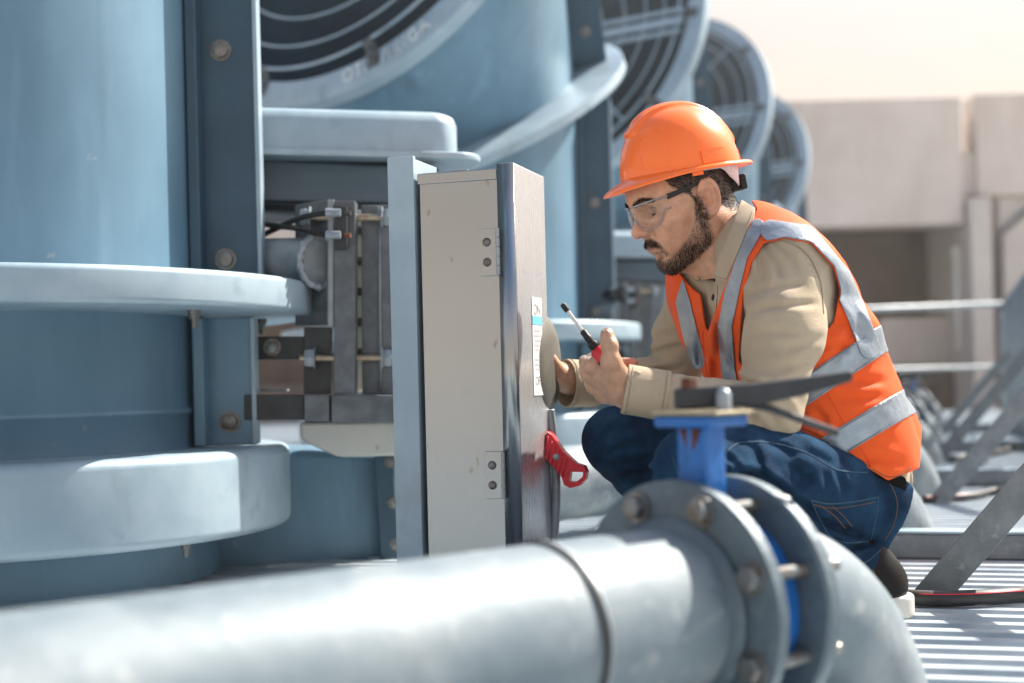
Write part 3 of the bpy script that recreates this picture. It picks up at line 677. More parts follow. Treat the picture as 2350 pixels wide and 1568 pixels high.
# ------------------------------------------------------------------ thin haze added to stand in for lens flare glow
FLARE_HAZE = .0035
hm = bpy.data.materials.new('flare_haze_volume'); hm.use_nodes = True; hn = hm.node_tree; hn.nodes.clear()
ho = hn.nodes.new('ShaderNodeOutputMaterial'); hv = hn.nodes.new('ShaderNodeVolumePrincipled')
hv.inputs['Density'].default_value = FLARE_HAZE; hv.inputs['Color'].default_value = (.97, .93, .88, 1); hv.inputs['Anisotropy'].default_value = .75
hn.links.new(hv.outputs[0], ho.inputs['Volume'])
hb_ = MB().obox((0, 0, 1.1), (160, 0, 0), (0, 160, 0), (0, 0, 3.3)).obj('flare_haze', hm, None, smooth=False); tag(hb_, kind='stuff')
# ------------------------------------------------------------------ implicit surfaces
f32 = np.float32
def v3(a): return np.asarray(a, f32)
def cone(p, a, b, ra, rb):
    a, b = v3(a), v3(b); ba = b-a; q = p-a
    t = np.clip((q@ba)/max(float(ba@ba), 1e-9), 0, 1)
    d = q-t[:, None]*ba
    return np.sqrt((d*d).sum(1))-(ra+(rb-ra)*t)
def sph(p, c, r):
    d = p-v3(c); return np.sqrt((d*d).sum(1))-r
def ell(p, c, r, R=None):
    q = p-v3(c)
    if R is not None: q = q@np.asarray(R, f32).T
    r = v3(r); k0 = np.sqrt(((q/r)**2).sum(1)); k1 = np.sqrt(((q/(r*r))**2).sum(1))+1e-9
    return k0*(k0-1)/k1
def smin(a, b, k):
    h = np.maximum(k-np.abs(a-b), 0)/k; return np.minimum(a, b)-h*h*k*.25
def smax(a, b, k): return -smin(-a, -b, k)
def chain(p, pts, rs, k=0.02):
    d = cone(p, pts[0], pts[1], rs[0], rs[1])
    for i in range(1, len(pts)-1): d = smin(d, cone(p, pts[i], pts[i+1], rs[i], rs[i+1]), k)
    return d
def poly_sd(x, y, poly):
    """signed distance to a polygon in the picture plane (negative inside)"""
    n = len(poly); d = np.full(x.shape, 1e9, f32); s = np.ones(x.shape, f32)
    for i in range(n):
        ax, ay = poly[i]; bx_, by_ = poly[i-1]
        ex, ey = bx_-ax, by_-ay; wx, wy = x-ax, y-ay
        t = np.clip((wx*ex+wy*ey)/(ex*ex+ey*ey+1e-9), 0, 1)
        d = np.minimum(d, (wx-ex*t)**2+(wy-ey*t)**2)
        c1 = y >= ay; c2 = y < by_; c3 = ex*wy > ey*wx
        fl = (c1 & c2 & c3) | (~c1 & ~c2 & ~c3); s = np.where(fl, -s, s)
    return s*np.sqrt(d)
def line_d(x, y, pts):
    d = np.full(x.shape, 1e9, f32)
    for i in range(len(pts)-1):
        ax, ay = pts[i]; ex, ey = pts[i+1][0]-ax, pts[i+1][1]-ay; wx, wy = x-ax, y-ay
        t = np.clip((wx*ex+wy*ey)/(ex*ex+ey*ey+1e-9), 0, 1)
        d = np.minimum(d, (wx-ex*t)**2+(wy-ey*t)**2)
    return np.sqrt(d)
def creases(p, lines):
    """sharp folds of cloth: valleys (amp > 0 sinks the cloth) along drawn lines, with a soft ridge on each side"""
    x, y = proj(p); out = np.zeros(len(p), f32)
    for pts, amp, w in lines:
        a = np.array(pts); m = (x > a[:, 0].min()-5*w) & (x < a[:, 0].max()+5*w) & (y > a[:, 1].min()-5*w) & (y < a[:, 1].max()+5*w)
        if not m.any(): continue
        d = line_d(x[m], y[m], pts)/w
        L = np.hypot(*(a[-1]-a[0])); t = ((x[m]-a[0, 0])*(a[-1, 0]-a[0, 0])+(y[m]-a[0, 1])*(a[-1, 1]-a[0, 1]))/(L*L+1e-6)
        tp = np.clip(np.minimum(t+.05, 1.05-t)*4, 0, 1)
        out[m] += amp*tp*(np.exp(-d*d)-.55*np.exp(-((d-2.1)/1.1)**2))
    return out
def nets(fn, lo, hi, h, slack=1.6):
    lo, hi = np.asarray(lo, float), np.asarray(hi, float)
    S = 8; nb = np.ceil((hi-lo)/(h*S)).astype(int); n = nb*S+1
    cen = (np.stack(np.meshgrid(*[np.arange(k) for k in nb], indexing='ij'), -1).reshape(-1, 3)+.5)*S*h+lo
    dc = np.concatenate([fn(c.astype(f32)) for c in np.array_split(cen, max(1, len(cen)//200000))])
    act = np.abs(dc) < S*h*.87*slack
    D = np.repeat(np.repeat(np.repeat(dc.reshape(nb), S, 0), S, 1), S, 2).astype(f32)
    D = np.pad(D, ((0, 1),)*3, mode='edge')
    bi = np.stack(np.unravel_index(np.nonzero(act)[0], nb), -1)
    off = np.stack(np.meshgrid(*[np.arange(S+1)]*3, indexing='ij'), -1).reshape(-1, 3)
    for ch in np.array_split(bi, max(1, len(bi)//400)):
        ii = (ch[:, None, :]*S+off[None]).reshape(-1, 3)
        D[ii[:, 0], ii[:, 1], ii[:, 2]] = fn((ii*h+lo).astype(f32))
    ins = D < 0
    c = np.zeros(tuple(np.array(D.shape)-1), np.int8)
    for dx in (0, 1):
        for dy in (0, 1):
            for dz in (0, 1): c += ins[dx:D.shape[0]-1+dx, dy:D.shape[1]-1+dy, dz:D.shape[2]-1+dz]
    idx = np.stack(np.nonzero((c > 0) & (c < 8)), -1)
    vid = np.full(c.shape, -1, np.int32); vid[idx[:, 0], idx[:, 1], idx[:, 2]] = np.arange(len(idx))
    acc = np.zeros((len(idx), 3)); cnt = np.zeros(len(idx))
    cor = [(a, b, c_) for a in (0, 1) for b in (0, 1) for c_ in (0, 1)]
    val = [D[idx[:, 0]+a, idx[:, 1]+b, idx[:, 2]+c_] for a, b, c_ in cor]
    for i in range(8):
        for j in range(i+1, 8):
            if sum(abs(x-y) for x, y in zip(cor[i], cor[j])) != 1: continue
            m = (val[i] < 0) != (val[j] < 0); t = val[i][m]/(val[i][m]-val[j][m])
            acc[m] += np.array(cor[i])+t[:, None]*(np.array(cor[j])-np.array(cor[i])); cnt[m] += 1
    V = (idx+acc/cnt[:, None])*h+lo
    Q = []
    for ax in range(3):
        sl0 = [slice(None)]*3; sl1 = [slice(None)]*3; sl0[ax] = slice(0, -1); sl1[ax] = slice(1, None)
        a, b = ins[tuple(sl0)], ins[tuple(sl1)]
        o1, o2 = [(1, 2), (2, 0), (0, 1)][ax]
        e = np.stack(np.nonzero(a != b), -1)
        ok = (e[:, o1] > 0) & (e[:, o2] > 0) & (e[:, o1] < c.shape[o1]) & (e[:, o2] < c.shape[o2]); e = e[ok]
        fl = a[e[:, 0], e[:, 1], e[:, 2]]
        def g(d1, d2):
            k = e.copy(); k[:, o1] -= d1; k[:, o2] -= d2; return vid[k[:, 0], k[:, 1], k[:, 2]]
        q = np.stack([g(1, 1), g(0, 1), g(0, 0), g(1, 0)], -1)
        q[~fl] = q[~fl][:, ::-1]; Q.append(q)
    Q = np.concatenate(Q); Q = Q[(Q >= 0).all(1)]
    return V, Q
def relax(V, Q, it=1, lam=.5):
    if it == 0: return V
    e = np.concatenate([Q[:, [0, 1]], Q[:, [1, 2]], Q[:, [2, 3]], Q[:, [3, 0]]]); e = np.concatenate([e, e[:, ::-1]])
    for _ in range(it):
        s = np.zeros_like(V); n = np.zeros(len(V)); 
        for k in range(3): s[:, k] = np.bincount(e[:, 0], V[e[:, 1], k], len(V))
        n = np.bincount(e[:, 0], minlength=len(V)); n = np.maximum(n, 1); V = V*(1-lam)+lam*s/n[:, None]
    return V
def qmesh(name, V, Q, mat_, parent, attrs=None):
    org = ROOT[parent.name] if parent is not None else np.zeros(3)
    used = np.unique(Q)
    if len(used) < len(V):
        re_ = np.zeros(len(V), int); re_[used] = np.arange(len(used)); V = V[used]; Q = re_[Q]; attrs = {k: a[used] for k, a in (attrs or {}).items()}
    me = bpy.data.meshes.new(name)
    me.vertices.add(len(V)); me.vertices.foreach_set('co', (V-org).astype(f32).ravel())
    me.loops.add(len(Q)*4); me.loops.foreach_set('vertex_index', Q.astype(np.int32).ravel())
    me.polygons.add(len(Q)); me.polygons.foreach_set('loop_start', np.arange(0, len(Q)*4, 4, dtype=np.int32))
    me.polygons.foreach_set('use_smooth', np.ones(len(Q), bool))
    me.update(calc_edges=True); me.validate()
    for k, a in (attrs or {}).items():
        at = me.attributes.new(k, 'FLOAT' if a.ndim == 1 else 'FLOAT_COLOR', 'POINT')
        at.data.foreach_set('value' if a.ndim == 1 else 'color', a.astype(f32).ravel())
    o = bpy.data.objects.new(name, me); COL.objects.link(o); me.materials.append(mat_)
    if parent is not None: o.parent = parent
    ROOT[o.name] = org
    return o
def solid(name, fn, lo, hi, h, mat_, parent, rel=1, attrs=None, lam=.5):
    V, Q = nets(fn, lo, hi, h); V = relax(V, Q, rel, lam)
    return qmesh(name, V, Q, mat_, parent, {k: f(V.astype(f32)) for k, f in (attrs or {}).items()})
def sheet(name, base_fn, cut_fn, lo, hi, h, mat_, parent, th, off=0., rel=1):
    """cloth: the level set base_fn = off trimmed where cut_fn > 0, with real thickness"""
    lim = h*5
    V, Q = nets(lambda p: base_fn(p)-off, lo, hi, h); V = relax(V, Q, rel)
    c = cut_fn(V.astype(f32)); keep = (c[Q] < 0).any(1); Q = Q[keep]
    used = np.unique(Q); re_ = np.full(len(V), -1); re_[used] = np.arange(len(used)); V = V[used]; c = c[used]; Q = re_[Q]
    e = np.concatenate([Q[:, [0, 1]], Q[:, [1, 2]], Q[:, [2, 3]], Q[:, [3, 0]], Q[:, [0, 2]], Q[:, [1, 3]]]); e = np.concatenate([e, e[:, ::-1]])
    e = e[(c[e[:, 0]] > 0) & (c[e[:, 1]] <= 0)]
    t = (c[e[:, 1]]/(c[e[:, 1]]-c[e[:, 0]]+1e-9))[:, None]; tgt = V[e[:, 1]]+(V[e[:, 0]]-V[e[:, 1]])*t
    s_ = np.zeros_like(V); n = np.bincount(e[:, 0], minlength=len(V))
    for k in range(3): s_[:, k] = np.bincount(e[:, 0], tgt[:, k], len(V))
    m = n > 0; V[m] = s_[m]/n[m][:, None]
    o = qmesh(name, V, Q, mat_, parent)
    md = o.modifiers.new('thickness', 'SOLIDIFY'); md.thickness = th; md.offset = -1
    return o
def wob(p, sc, seed, n=6):
    r = np.random.default_rng(seed); out = np.zeros(len(p), f32)
    for i in range(n):
        k = r.normal(size=3); k = (k/np.linalg.norm(k)*sc*(.6+.9*r.random())).astype(f32)
        out += np.sin(p@k+f32(r.random()*6.28)+1.2*np.sin(p@(k[[1, 2, 0]]*f32(.6))))
    return out/n

# ------------------------------------------------------------------ person: frame of the head
YP = 2.41
hp, hy = math.radians(20.5), math.radians(18)
HS = .885
HF = np.array([-math.cos(hy)*math.cos(hp), -math.sin(hy)*math.cos(hp), -math.sin(hp)])
HL = np.array([math.sin(hy), -math.cos(hy), 0.]); HU = np.cross(HF, HL)
HO = P(1577, 474, YP)
HR = np.stack([HF, HL, HU])/HS                      # rows: world -> head coordinates
def hw(f, l, u): return HO+(HF*f+HL*l+HU*u)*HS
person = thing('person', 'crouching worker in beige shirt, orange reflective vest and jeans holding a tool', 'person', P(1850, 1400, YP)*np.array([1, 1, 0]))

def head_sd(p):
    q = (p-v3(HO))@HR.T.astype(f32); f, l, u = q[:, 0], np.abs(q[:, 1]), q[:, 2]
    q = np.stack([f, l, u], 1)
    d = ell(q, (-.006, 0, .046), (.098, .075, .086))
    d = smin(d, ell(q, (.040, 0, -.005), (.058, .060, .080)), .04)
    d = smin(d, ell(q, (.062, 0, .045), (.042, .056, .045)), .03)
    d = smin(d, cone(q, (.0, .050, -.045), (.068, .012, -.088), .022, .018), .03)          # jaw
    d = smin(d, cone(q, (-.002, .054, -.015), (.0, .052, -.05), .018, .020), .02)
    d = smin(d, ell(q, (.074, 0, -.086), (.020, .022, .019)), .022)                        # chin
    d = smin(d, ell(q, (.060, .043, -.010), (.026, .022, .020)), .022)                     # cheek bone
    d = smin(d, ell(q, (.064, .028, -.042), (.028, .024, .028)), .022)                     # cheek
    d = smin(d, cone(q, (.089, .006, .036), (.072, .046, .036), .010, .009), .016)         # brow
    d = smax(d, -ell(q, (.098, .031, .018), (.020, .018, .011)), .012)                     # eye socket
    d = smin(d, ell(q, (.0715, .031, .017), (.0125, .0155, .0105)), .007)                  # lids
    d = smin(d, cone(q, (.090, 0, .028), (.114, 0, -.009), .0075, .0100), .014)            # nose
    d = smin(d, sph(q, (.117, 0, -.0130), .0105), .008)
    d = smin(d, ell(q, (.103, .0125, -.0165), (.0125, .0075, .0085)), .006)
    d = smax(d, -ell(q, (.108, .0075, -.0262), (.0075, .0036, .0040)), .003)
    d = smin(d, ell(q, (.084, 0, -.047), (.020, .027, .020)), .014)                        # mouth mound
    d = smin(d, ell(q, (.0985, .006, -.0435), (.0070, .016, .0050)), .005)
    d = smin(d, ell(q, (.0965, .0, -.0555), (.0075, .016, .0058)), .005)
    d = smax(d, -cone(q, (.109, 0, -.0495), (.088, .024, -.0515), .0016, .0012), .003)
    d = smax(d, -ell(q, (.096, 0, -.068), (.010, .022, .0055)), .008)
    d = smax(d, -cone(q, (.099, .019, -.017), (.080, .036, -.046), .0010, .0014), .006)      # nose to mouth fold
    d = smax(d, -cone(q, (.082, .022, .004), (.066, .044, -.001), .0008, .0010), .005)        # below the eye
    # ear (both sides)
    e = q-v3((-.004, .076, .004)); ca, sa = math.cos(.22), math.sin(.22)
    ef = e[:, 0]*ca-e[:, 2]*sa*-1*-1; ef = e[:, 0]*ca+e[:, 2]*sa; eu = -e[:, 0]*sa+e[:, 2]*ca; el = e[:, 1]-.30*np.maximum(-ef+.008, 0)
    rr = np.sqrt((ef/.0185)**2+((eu-.001)/.0315)**2)
    rim_ = np.sqrt(((rr-1)*.0215)**2+(el-.010)**2)-.0042
    rim_ = np.where((ef > .010) & (eu < .012) & (eu > -.020), rim_+.004, rim_)
    disc = np.maximum((rr-1)*.020, np.abs(el-.003)-.0035)
    anti = np.sqrt((np.sqrt(((ef-.001)/.0115)**2+((eu-.000)/.021)**2)*.0150-.0150)**2+(el-.008)**2)-.0030
    lobe = ell(np.stack([ef, el, eu], 1), (.006, .006, -.029), (.0085, .0050, .0090))
    ear = smin(smin(smin(disc, rim_, .004), anti, .004), lobe, .006)
    ear = smax(ear, -ell(np.stack([ef, el, eu], 1), (.005, .0095, -.005), (.0075, .0075, .0105)), .003)
    ear = smin(ear, ell(np.stack([ef, el, eu], 1), (.0135, .006, -.004), (.0045, .0055, .0065)), .004)
    d = smin(d, ear, .006)
    return d*HS
NB = P(1700, 610, YP+.01)                                    # neck base
def neck_sd(p):
    d = cone(p, hw(-.030, 0, -.01), NB, .052, .057)
    d = smin(d, cone(p, hw(.030, 0, -.075), P(1655, 628, YP), .033, .036), .03)
    d = smin(d, cone(p, hw(-.020, .05, -.045), P(1650, 625, YP-.03), .012, .010), .03)
    return d
def neck_core(p): return cone(p, hw(-.030, 0, -.01), NB, .052, .057)
def hn_sd(p): return smin(head_sd(p), neck_sd(p), .022)

# hand: the near (left) one grips the tool
WR = P(1440, 893, 2.145)
hand_palm = [(WR, P(1360, 838, 2.150), .0185, .0125), (WR, P(1354, 860, 2.172), .0195, .0125), (WR+np.array([0, .012, -.004]), P(1364, 886, 2.190), .0185, .012), (WR+np.array([.0, .015, -.012]), P(1384, 908, 2.198), .017, .011),
             (P(1420, 880, 2.140), P(1402, 838, 2.120), .017, .014)]
fing = [[P(1360, 838, 2.150), P(1345, 831, 2.180), P(1360, 824, 2.200), P(1384, 826, 2.202)],
        [P(1354, 860, 2.172), P(1345, 850, 2.208), P(1390, 834, 2.232), P(1452, 833, 2.205)],
        [P(1364, 886, 2.190), P(1356, 880, 2.226), P(1405, 862, 2.246), P(1462, 858, 2.212)],
        [P(1384, 908, 2.198), P(1378, 900, 2.230), P(1410, 892, 2.244), P(1440, 886, 2.236)]]
frad = [[.0120, .0105, .0092, .0078], [.0122, .0108, .0095, .0082], [.0116, .0102, .0090, .0078], [.0104, .0090, .0080, .0070]]
thumb = [P(1416, 862, 2.128), P(1402, 828, 2.106), P(1399, 793, 2.104), P(1393, 768, 2.108)]; trad = [.0170, .0128, .0112, .0092]
def hand_sd(p):
    d = None
    for a, b, ra, rb in hand_palm:
        e = cone(p, a, b, ra, rb); d = e if d is None else smin(d, e, .014)
    for c_, r in zip(fing, frad): d = smin(d, chain(p, c_, r, .004), .007)
    for c_, r in zip(fing, frad): d = smin(d, sph(p, c_[0]+np.array([-.001, -.0035, .001]), r[0]*.92), .006)
    t = chain(p, thumb, trad, .006); t = smin(t, sph(p, thumb[1], .0136), .006); t = smin(t, sph(p, thumb[2], .0122), .005)
    t = smin(t, ell(p, P(1393, 776, 2.106), (.0095, .0085, .0140)), .006)
    d = smin(d, t, .012)
    nl = ell(p, P(1391, 768, 2.0975), (.0058, .0022, .0078)); d = smin(d, nl, .0015)
    d = smin(d, cone(p, WR, P(1540, 905, 2.14), .0225, .030), .018)
    return d+.0006*wob(p, 330, 3)
# far hand: hidden behind the round plate, fingers resting on the box
WF = P(1306, 868, 2.575)
fb = P(1258, 838, 2.60)
ffing = [[fb+np.array([0, .00-.022*k, -.006*k]), fb+np.array([-.030, .004-.021*k, -.004-.006*k]), fb+np.array([-.050, .006-.02*k, -.014-.006*k]), fb+np.array([-.060, .006-.02*k, -.032-.006*k])] for k in range(4)]
def hand2_sd(p):
    d = None
    for k in range(4):
        e = cone(p, WF, ffing[k][0], .020, .0115); d = e if d is None else smin(d, e, .014)
    for k in range(4): d = smin(d, chain(p, ffing[k], [.0115, .0100, .009, .0076], .004), .006)
    d = smin(d, chain(p, [WF+np.array([-.01, -.02, .0]), fb+np.array([0, -.075, .01]), fb+np.array([-.025, -.088, .018])], [.016, .012, .0095], .006), .012)
    return smin(d, cone(p, WF, P(1420, 880, 2.63), .024, .032), .018)

# ------------------------------------------------------------------ torso, arms, legs
def pt2(n, f): return n, f
TN = [P(1935, 1075, YP-.085), P(1905, 950, YP-.10), P(1860, 815, YP-.10), P(1795, 690, YP-.10), P(1752, 622, YP-.085)]
TF = [P(1880, 1080, YP+.085), P(1830, 960, YP+.10), P(1765, 825, YP+.10), P(1690, 705, YP+.10), P(1650, 640, YP+.085)]
TR = [.108, .102, .100, .096, .072]
SN, SF = P(1815, 622, YP-.165), P(1612, 668, YP+.185)
def torso_sd(p, g=0.):
    d = chain(p, TN, [r+g for r in TR], .03); d = smin(d, chain(p, TF, [r+g for r in TR], .03), .06)
    d = smin(d, cone(p, P(1712, 585, YP), P(1740, 650, YP), .050+g, .085+g), .05)
    d = smin(d, cone(p, P(1735, 560, YP-.05), SN, .055+g, .058+g), .05)
    d = smin(d, cone(p, P(1640, 600, YP+.06), SF, .050+g, .055+g), .05)
    return d
EN, EW = P(1762, 948, 2.150), P(1452, 896, 2.145)
EF, WFs = P(1548, 868, 2.66), P(1318, 880, 2.578)
def arm_n(p, g=0.):
    d = chain(p, [SN, P(1800, 760, 2.185), EN], [.064+g, .060+g, .046+g], .02)
    return smin(d, chain(p, [EN, P(1620, 926, 2.14), EW], [.044+g, .038+g, .0335+g], .01), .035)
def arm_f(p, g=0.):
    d = chain(p, [SF, P(1575, 770, 2.64), EF], [.062+g, .058+g, .046+g], .02)
    return smin(d, chain(p, [EF, P(1450, 880, 2.63), WFs], [.046+g, .041+g, .037+g], .01), .03)
HN, HFr = P(1945, 1135, YP-.095), P(1900, 1135, YP+.095)
KN, KF = P(1596, 1078, 2.06), P(1418, 1012, 2.50)
AN, AF = P(1972, 1292, 2.27), P(1800, 1330, 2.52)
def legs_sd(p, g=0.):
    d = chain(p, [HN, P(1780, 1085, 2.18), KN], [.100+g, .085+g, .064+g], .02)
    d = smin(d, cone(p, KN+np.array([.01, 0, -.02]), P(1790, 1190, 2.17), .056+g, .060+g), .020)
    d = smin(d, cone(p, P(1790, 1190, 2.17), AN, .058+g, .048+g), .02)
    e = chain(p, [HFr, P(1650, 1060, 2.55), KF], [.098+g, .084+g, .062+g], .02)
    e = smin(e, chain(p, [KF, P(1560, 1180, 2.53), AF], [.056+g, .058+g, .046+g], .02), .016)
    d = smin(d, e, .02)
    b = smin(sph(p, P(1968, 1150, YP-.085), .092+g), sph(p, P(1955, 1150, YP+.085), .092+g), .07)
    b = smin(b, cone(p, P(1930, 1095, YP-.07), P(1900, 1095, YP+.07),   .092+g, .092+g), .03)
    return smin(d, b, .035)
# ------------------------------------------------------------------ materials for the person
def attr_skin():
    m = mat('skin', (.40, .20, .12), .40, 0, None, sss=.10, bump=.25, bs=330, dist=.004); nt = m.node_tree; b = nt.nodes['Principled BSDF']
    a = nt.nodes.new('ShaderNodeAttribute'); a.attribute_name = 'Col'
    n = nt.nodes.new('ShaderNodeTexNoise'); n.inputs['Scale'].default_value = 75; n.inputs['Detail'].default_value = 9
    tc = nt.nodes.new('ShaderNodeTexCoord'); nt.links.new(tc.outputs['Object'], n.inputs['Vector'])
    h = nt.nodes.new('ShaderNodeMapRange'); h.inputs['To Min'].default_value = .62; h.inputs['To Max'].default_value = 1.35; nt.links.new(n.outputs['Fac'], h.inputs['Value'])
    mx = nt.nodes.new('ShaderNodeMixRGB'); mx.blend_type = 'MULTIPLY'; mx.inputs['Fac'].default_value = 1
    nt.links.new(a.outputs['Color'], mx.inputs['Color1']); nt.links.new(h.outputs[0], mx.inputs['Color2']); nt.links.new(mx.outputs[0], b.inputs['Base Color'])
    return m
def weave(name, c1, c2, rough, scale, bump, var=None, vs=8., cloth=True):
    m = bpy.data.materials.new(name); m.use_nodes = True; nt = m.node_tree; b = nt.nodes['Principled BSDF']; L = nt.links.new
    b.inputs['Roughness'].default_value = rough; b.inputs['Specular IOR Level'].default_value = .08
    if cloth: b.inputs['Sheen Weight'].default_value = .06; b.inputs['Sheen Roughness'].default_value = .5
    tc = nt.nodes.new('ShaderNodeTexCoord'); w = []
    for rot in ((0, .6, .78), (0, .6, -.78)):
        mp = nt.nodes.new('ShaderNodeMapping'); mp.inputs['Rotation'].default_value = rot; L(tc.outputs['Object'], mp.inputs['Vector'])
        t = nt.nodes.new('ShaderNodeTexWave'); t.inputs['Scale'].default_value = scale; t.inputs['Distortion'].default_value = 1.2; t.inputs['Detail'].default_value = 2; t.inputs['Detail Scale'].default_value = 2
        L(mp.outputs[0], t.inputs['Vector']); w.append(t)
    ad = nt.nodes.new('ShaderNodeMath'); ad.operation = 'MULTIPLY'; L(w[0].outputs['Fac'], ad.inputs[0]); L(w[1].outputs['Fac'], ad.inputs[1])
    n = nt.nodes.new('ShaderNodeTexNoise'); n.inputs['Scale'].default_value = vs; n.inputs['Detail'].default_value = 7; L(tc.outputs['Object'], n.inputs['Vector'])
    r = nt.nodes.new('ShaderNodeValToRGB'); r.color_ramp.elements[0].position = .36; r.color_ramp.elements[1].position = .66
    r.color_ramp.elements[0].color = (*c1, 1); r.color_ramp.elements[1].color = (*c2, 1); L(n.outputs['Fac'], r.inputs[0])
    mx = nt.nodes.new('ShaderNodeMixRGB'); mx.blend_type = 'MULTIPLY'; mx.inputs['Fac'].default_value = .25; L(r.outputs[0], mx.inputs['Color1']); L(ad.outputs[0], mx.inputs['Color2'])
    L(mx.outputs[0], b.inputs['Base Color'])
    n3 = nt.nodes.new('ShaderNodeTexNoise'); n3.inputs['Scale'].default_value = 26; n3.inputs['Detail'].default_value = 4; L(tc.outputs['Object'], n3.inputs['Vector'])
    a2 = nt.nodes.new('ShaderNodeMath'); a2.operation = 'MULTIPLY_ADD'; a2.inputs[1].default_value = .12; L(ad.outputs[0], a2.inputs[0]); L(n3.outputs['Fac'], a2.inputs[2])
    bp = nt.nodes.new('ShaderNodeBump'); bp.inputs['Strength'].default_value = bump; bp.inputs['Distance'].default_value = .006; L(a2.outputs[0], bp.inputs['Height']); L(bp.outputs[0], b.inputs['Normal'])
    return m
M['skin'] = attr_skin()
M['shirt'] = weave('beige_cotton', (.50, .405, .285), (.56, .465, .335), .85, 420, .25)
M['jeans'] = weave('blue_denim', (.006, .025, .060), (.019, .070, .140), .9, 260, .6, vs=18, cloth=False)
M['vest'] = weave('orange_polyester', (1.0, .115, .018), (1.0, .135, .025), .6, 500, .22, vs=5)
M['tape'] = mat('reflective_tape', (.26, .305, .35), .36, .4, (.33, .375, .415), 45, 6, .12, 60, .06)
M['hair'] = mat('black_hair', (.007, .0055, .005), .8, 0, (.013, .009, .008), 200, spec=.02)
M['hat'] = mat('orange_hard_hat_plastic', (1.0, .165, .014), .26, 0, (1.0, .18, .018), 3, coat=.35)
M['strapw'] = mat('white_harness_plastic', (.62, .60, .60), .45)
M['leather'] = mat('dark_brown_leather', (.006, .005, .005), .42, 0, (.010, .008, .0075), 12, 4, .05, 60, spec=.18)
M['sole'] = mat('off_white_rubber', (.62, .60, .55), .6)
M['belt'] = mat('black_belt', (.004, .004, .004), .7, spec=.05)
M['thread'] = mat('tan_thread', (.16, .085, .035), .8); M['threadblue'] = mat('pale_blue_thread', (.035, .085, .135), .8); M['threadb'] = mat('beige_thread', (.30, .23, .15), .8)
M['eye'] = mat('eye_white', (.65, .62, .6), .2); M['iris'] = mat('dark_iris', (.02, .012, .008), .15)
M['steel'] = mat('tool_steel', (.55, .54, .52), .25, .95); M['redtool'] = mat('red_tool_grip', (.55, .012, .02), .35)

# ------------------------------------------------------------------ skin colour
def skin_col(V):
    c = np.tile(np.array([.50, .285, .18, 1.], f32), (len(V), 1))
    c[:, :3] = np.where((V[:, 2:3] > HO[2]-.16), np.array([.57, .305, .185], f32), c[:, :3])
    q = (V-v3(HO))@HR.T.astype(f32); f, l, u = q[:, 0], np.abs(q[:, 1]), q[:, 2]
    def blob(cen, r, col, k):
        d = np.sqrt((((np.stack([f, l, u], 1)-v3(cen))/v3(r))**2).sum(1)); w = np.clip(1.35-d, 0, 1)[:, None]*k
        c[:, :3] = c[:, :3]*(1-w)+np.array(col, f32)*w
    near = (f > -.13)[:, None]
    blob((.098, 0, -.050), (.016, .019, .0105), (.36, .14, .11), .95)          # lips
    blob((.115, 0, -.012), (.016, .018, .018), (.55, .24, .155), .6)               # nose tip
    blob((.064, .045, -.02), (.03, .03, .03), (.58, .285, .18), .5)
    blob((-.008, .085, .0), (.02, .02, .03), (.58, .25, .155), .6)
    blob((.083, .031, .013), (.012, .020, .010), (.34, .17, .115), .6)            # lids
    w = beard_mask(V)[:, None]*.62
    c[:, :3] = c[:, :3]*(1-w)+np.array((.028, .019, .015), f32)*w
    w = hair_mask(V)[:, None]*.9
    c[:, :3] = c[:, :3]*(1-w)+np.array((.012, .009, .008), f32)*w
    # fingernail; fingertips with the red light on them put into the colour
    d = np.sqrt((((V-v3(P(1391, 767, 2.096)))/v3((.0066, .004, .0085)))**2).sum(1)); w = np.clip(1.3-d, 0, .8)[:, None]
    c[:, :3] = c[:, :3]*(1-w)+np.array((.50, .26, .19), f32)*w
    for tip in (fing[1][3], fing[2][3]):
        w = np.clip(1.2-np.sqrt(((V-v3(tip))**2).sum(1))/.013, 0, .6)[:, None]
        c[:, :3] = c[:, :3]*(1-w)+np.array((.5, .15, .09), f32)*w
    return c
def sstep(x, a, b): t = np.clip((x-a)/(b-a), 0, 1); return t*t*(3-2*t)
def beard_mask(V):
    q = (V-v3(HO))@HR.T.astype(f32); f, l, u = q[:, 0], np.abs(q[:, 1]), q[:, 2]
    x = f; top = np.interp(x, [-.02, .014, .030, .045, .060, .075, .083, .12], [.03, .018, -.028, -.045, -.058, -.070, -.074, -.076])
    m = sstep(top-u, -.004, .010)
    under = np.interp(x, [-.02, .0, .03, .06, .1], [-.052, -.070, -.090, -.104, -.13])
    m = m*sstep(u-under, -.006, .004)*sstep(x, .000, .014)*(x > -.02)*(.42+.58*np.maximum(sstep(-u, .045, .080), sstep(.030-x, 0, .014)))
    # moustache and the strip to the chin
    mo = np.clip(1.5-np.sqrt(((u+.0375+.55*np.maximum(l-.012, 0))/.0068)**2+(np.maximum(l-.020, 0)/.010)**2)*1.0, 0, 1)*(f > .072)
    side = np.clip(1.4-np.sqrt(((l-.0285)/.006)**2+((u+.062)/.016)**2), 0, 1)*(f > .06)*.55
    gt = np.clip(1.5-np.sqrt((l/.018)**2+((u+.083)/.014)**2), 0, 1)*(f > .06)
    sp = np.clip(1.2-np.sqrt((l/.006)**2+((u+.066)/.006)**2), 0, 1)*(f > .07)*.8
    lip = np.clip(1.2-np.sqrt((l/.019)**2+((u+.0505)/.0085)**2), 0, 1)
    m = np.clip(np.maximum.reduce([m, mo, side, gt, sp]), 0, 1)*(1-np.clip(lip*1.4, 0, 1)*(u < -.0455)*(u > -.061))
    return np.clip(m, 0, 1)*(u < .03)
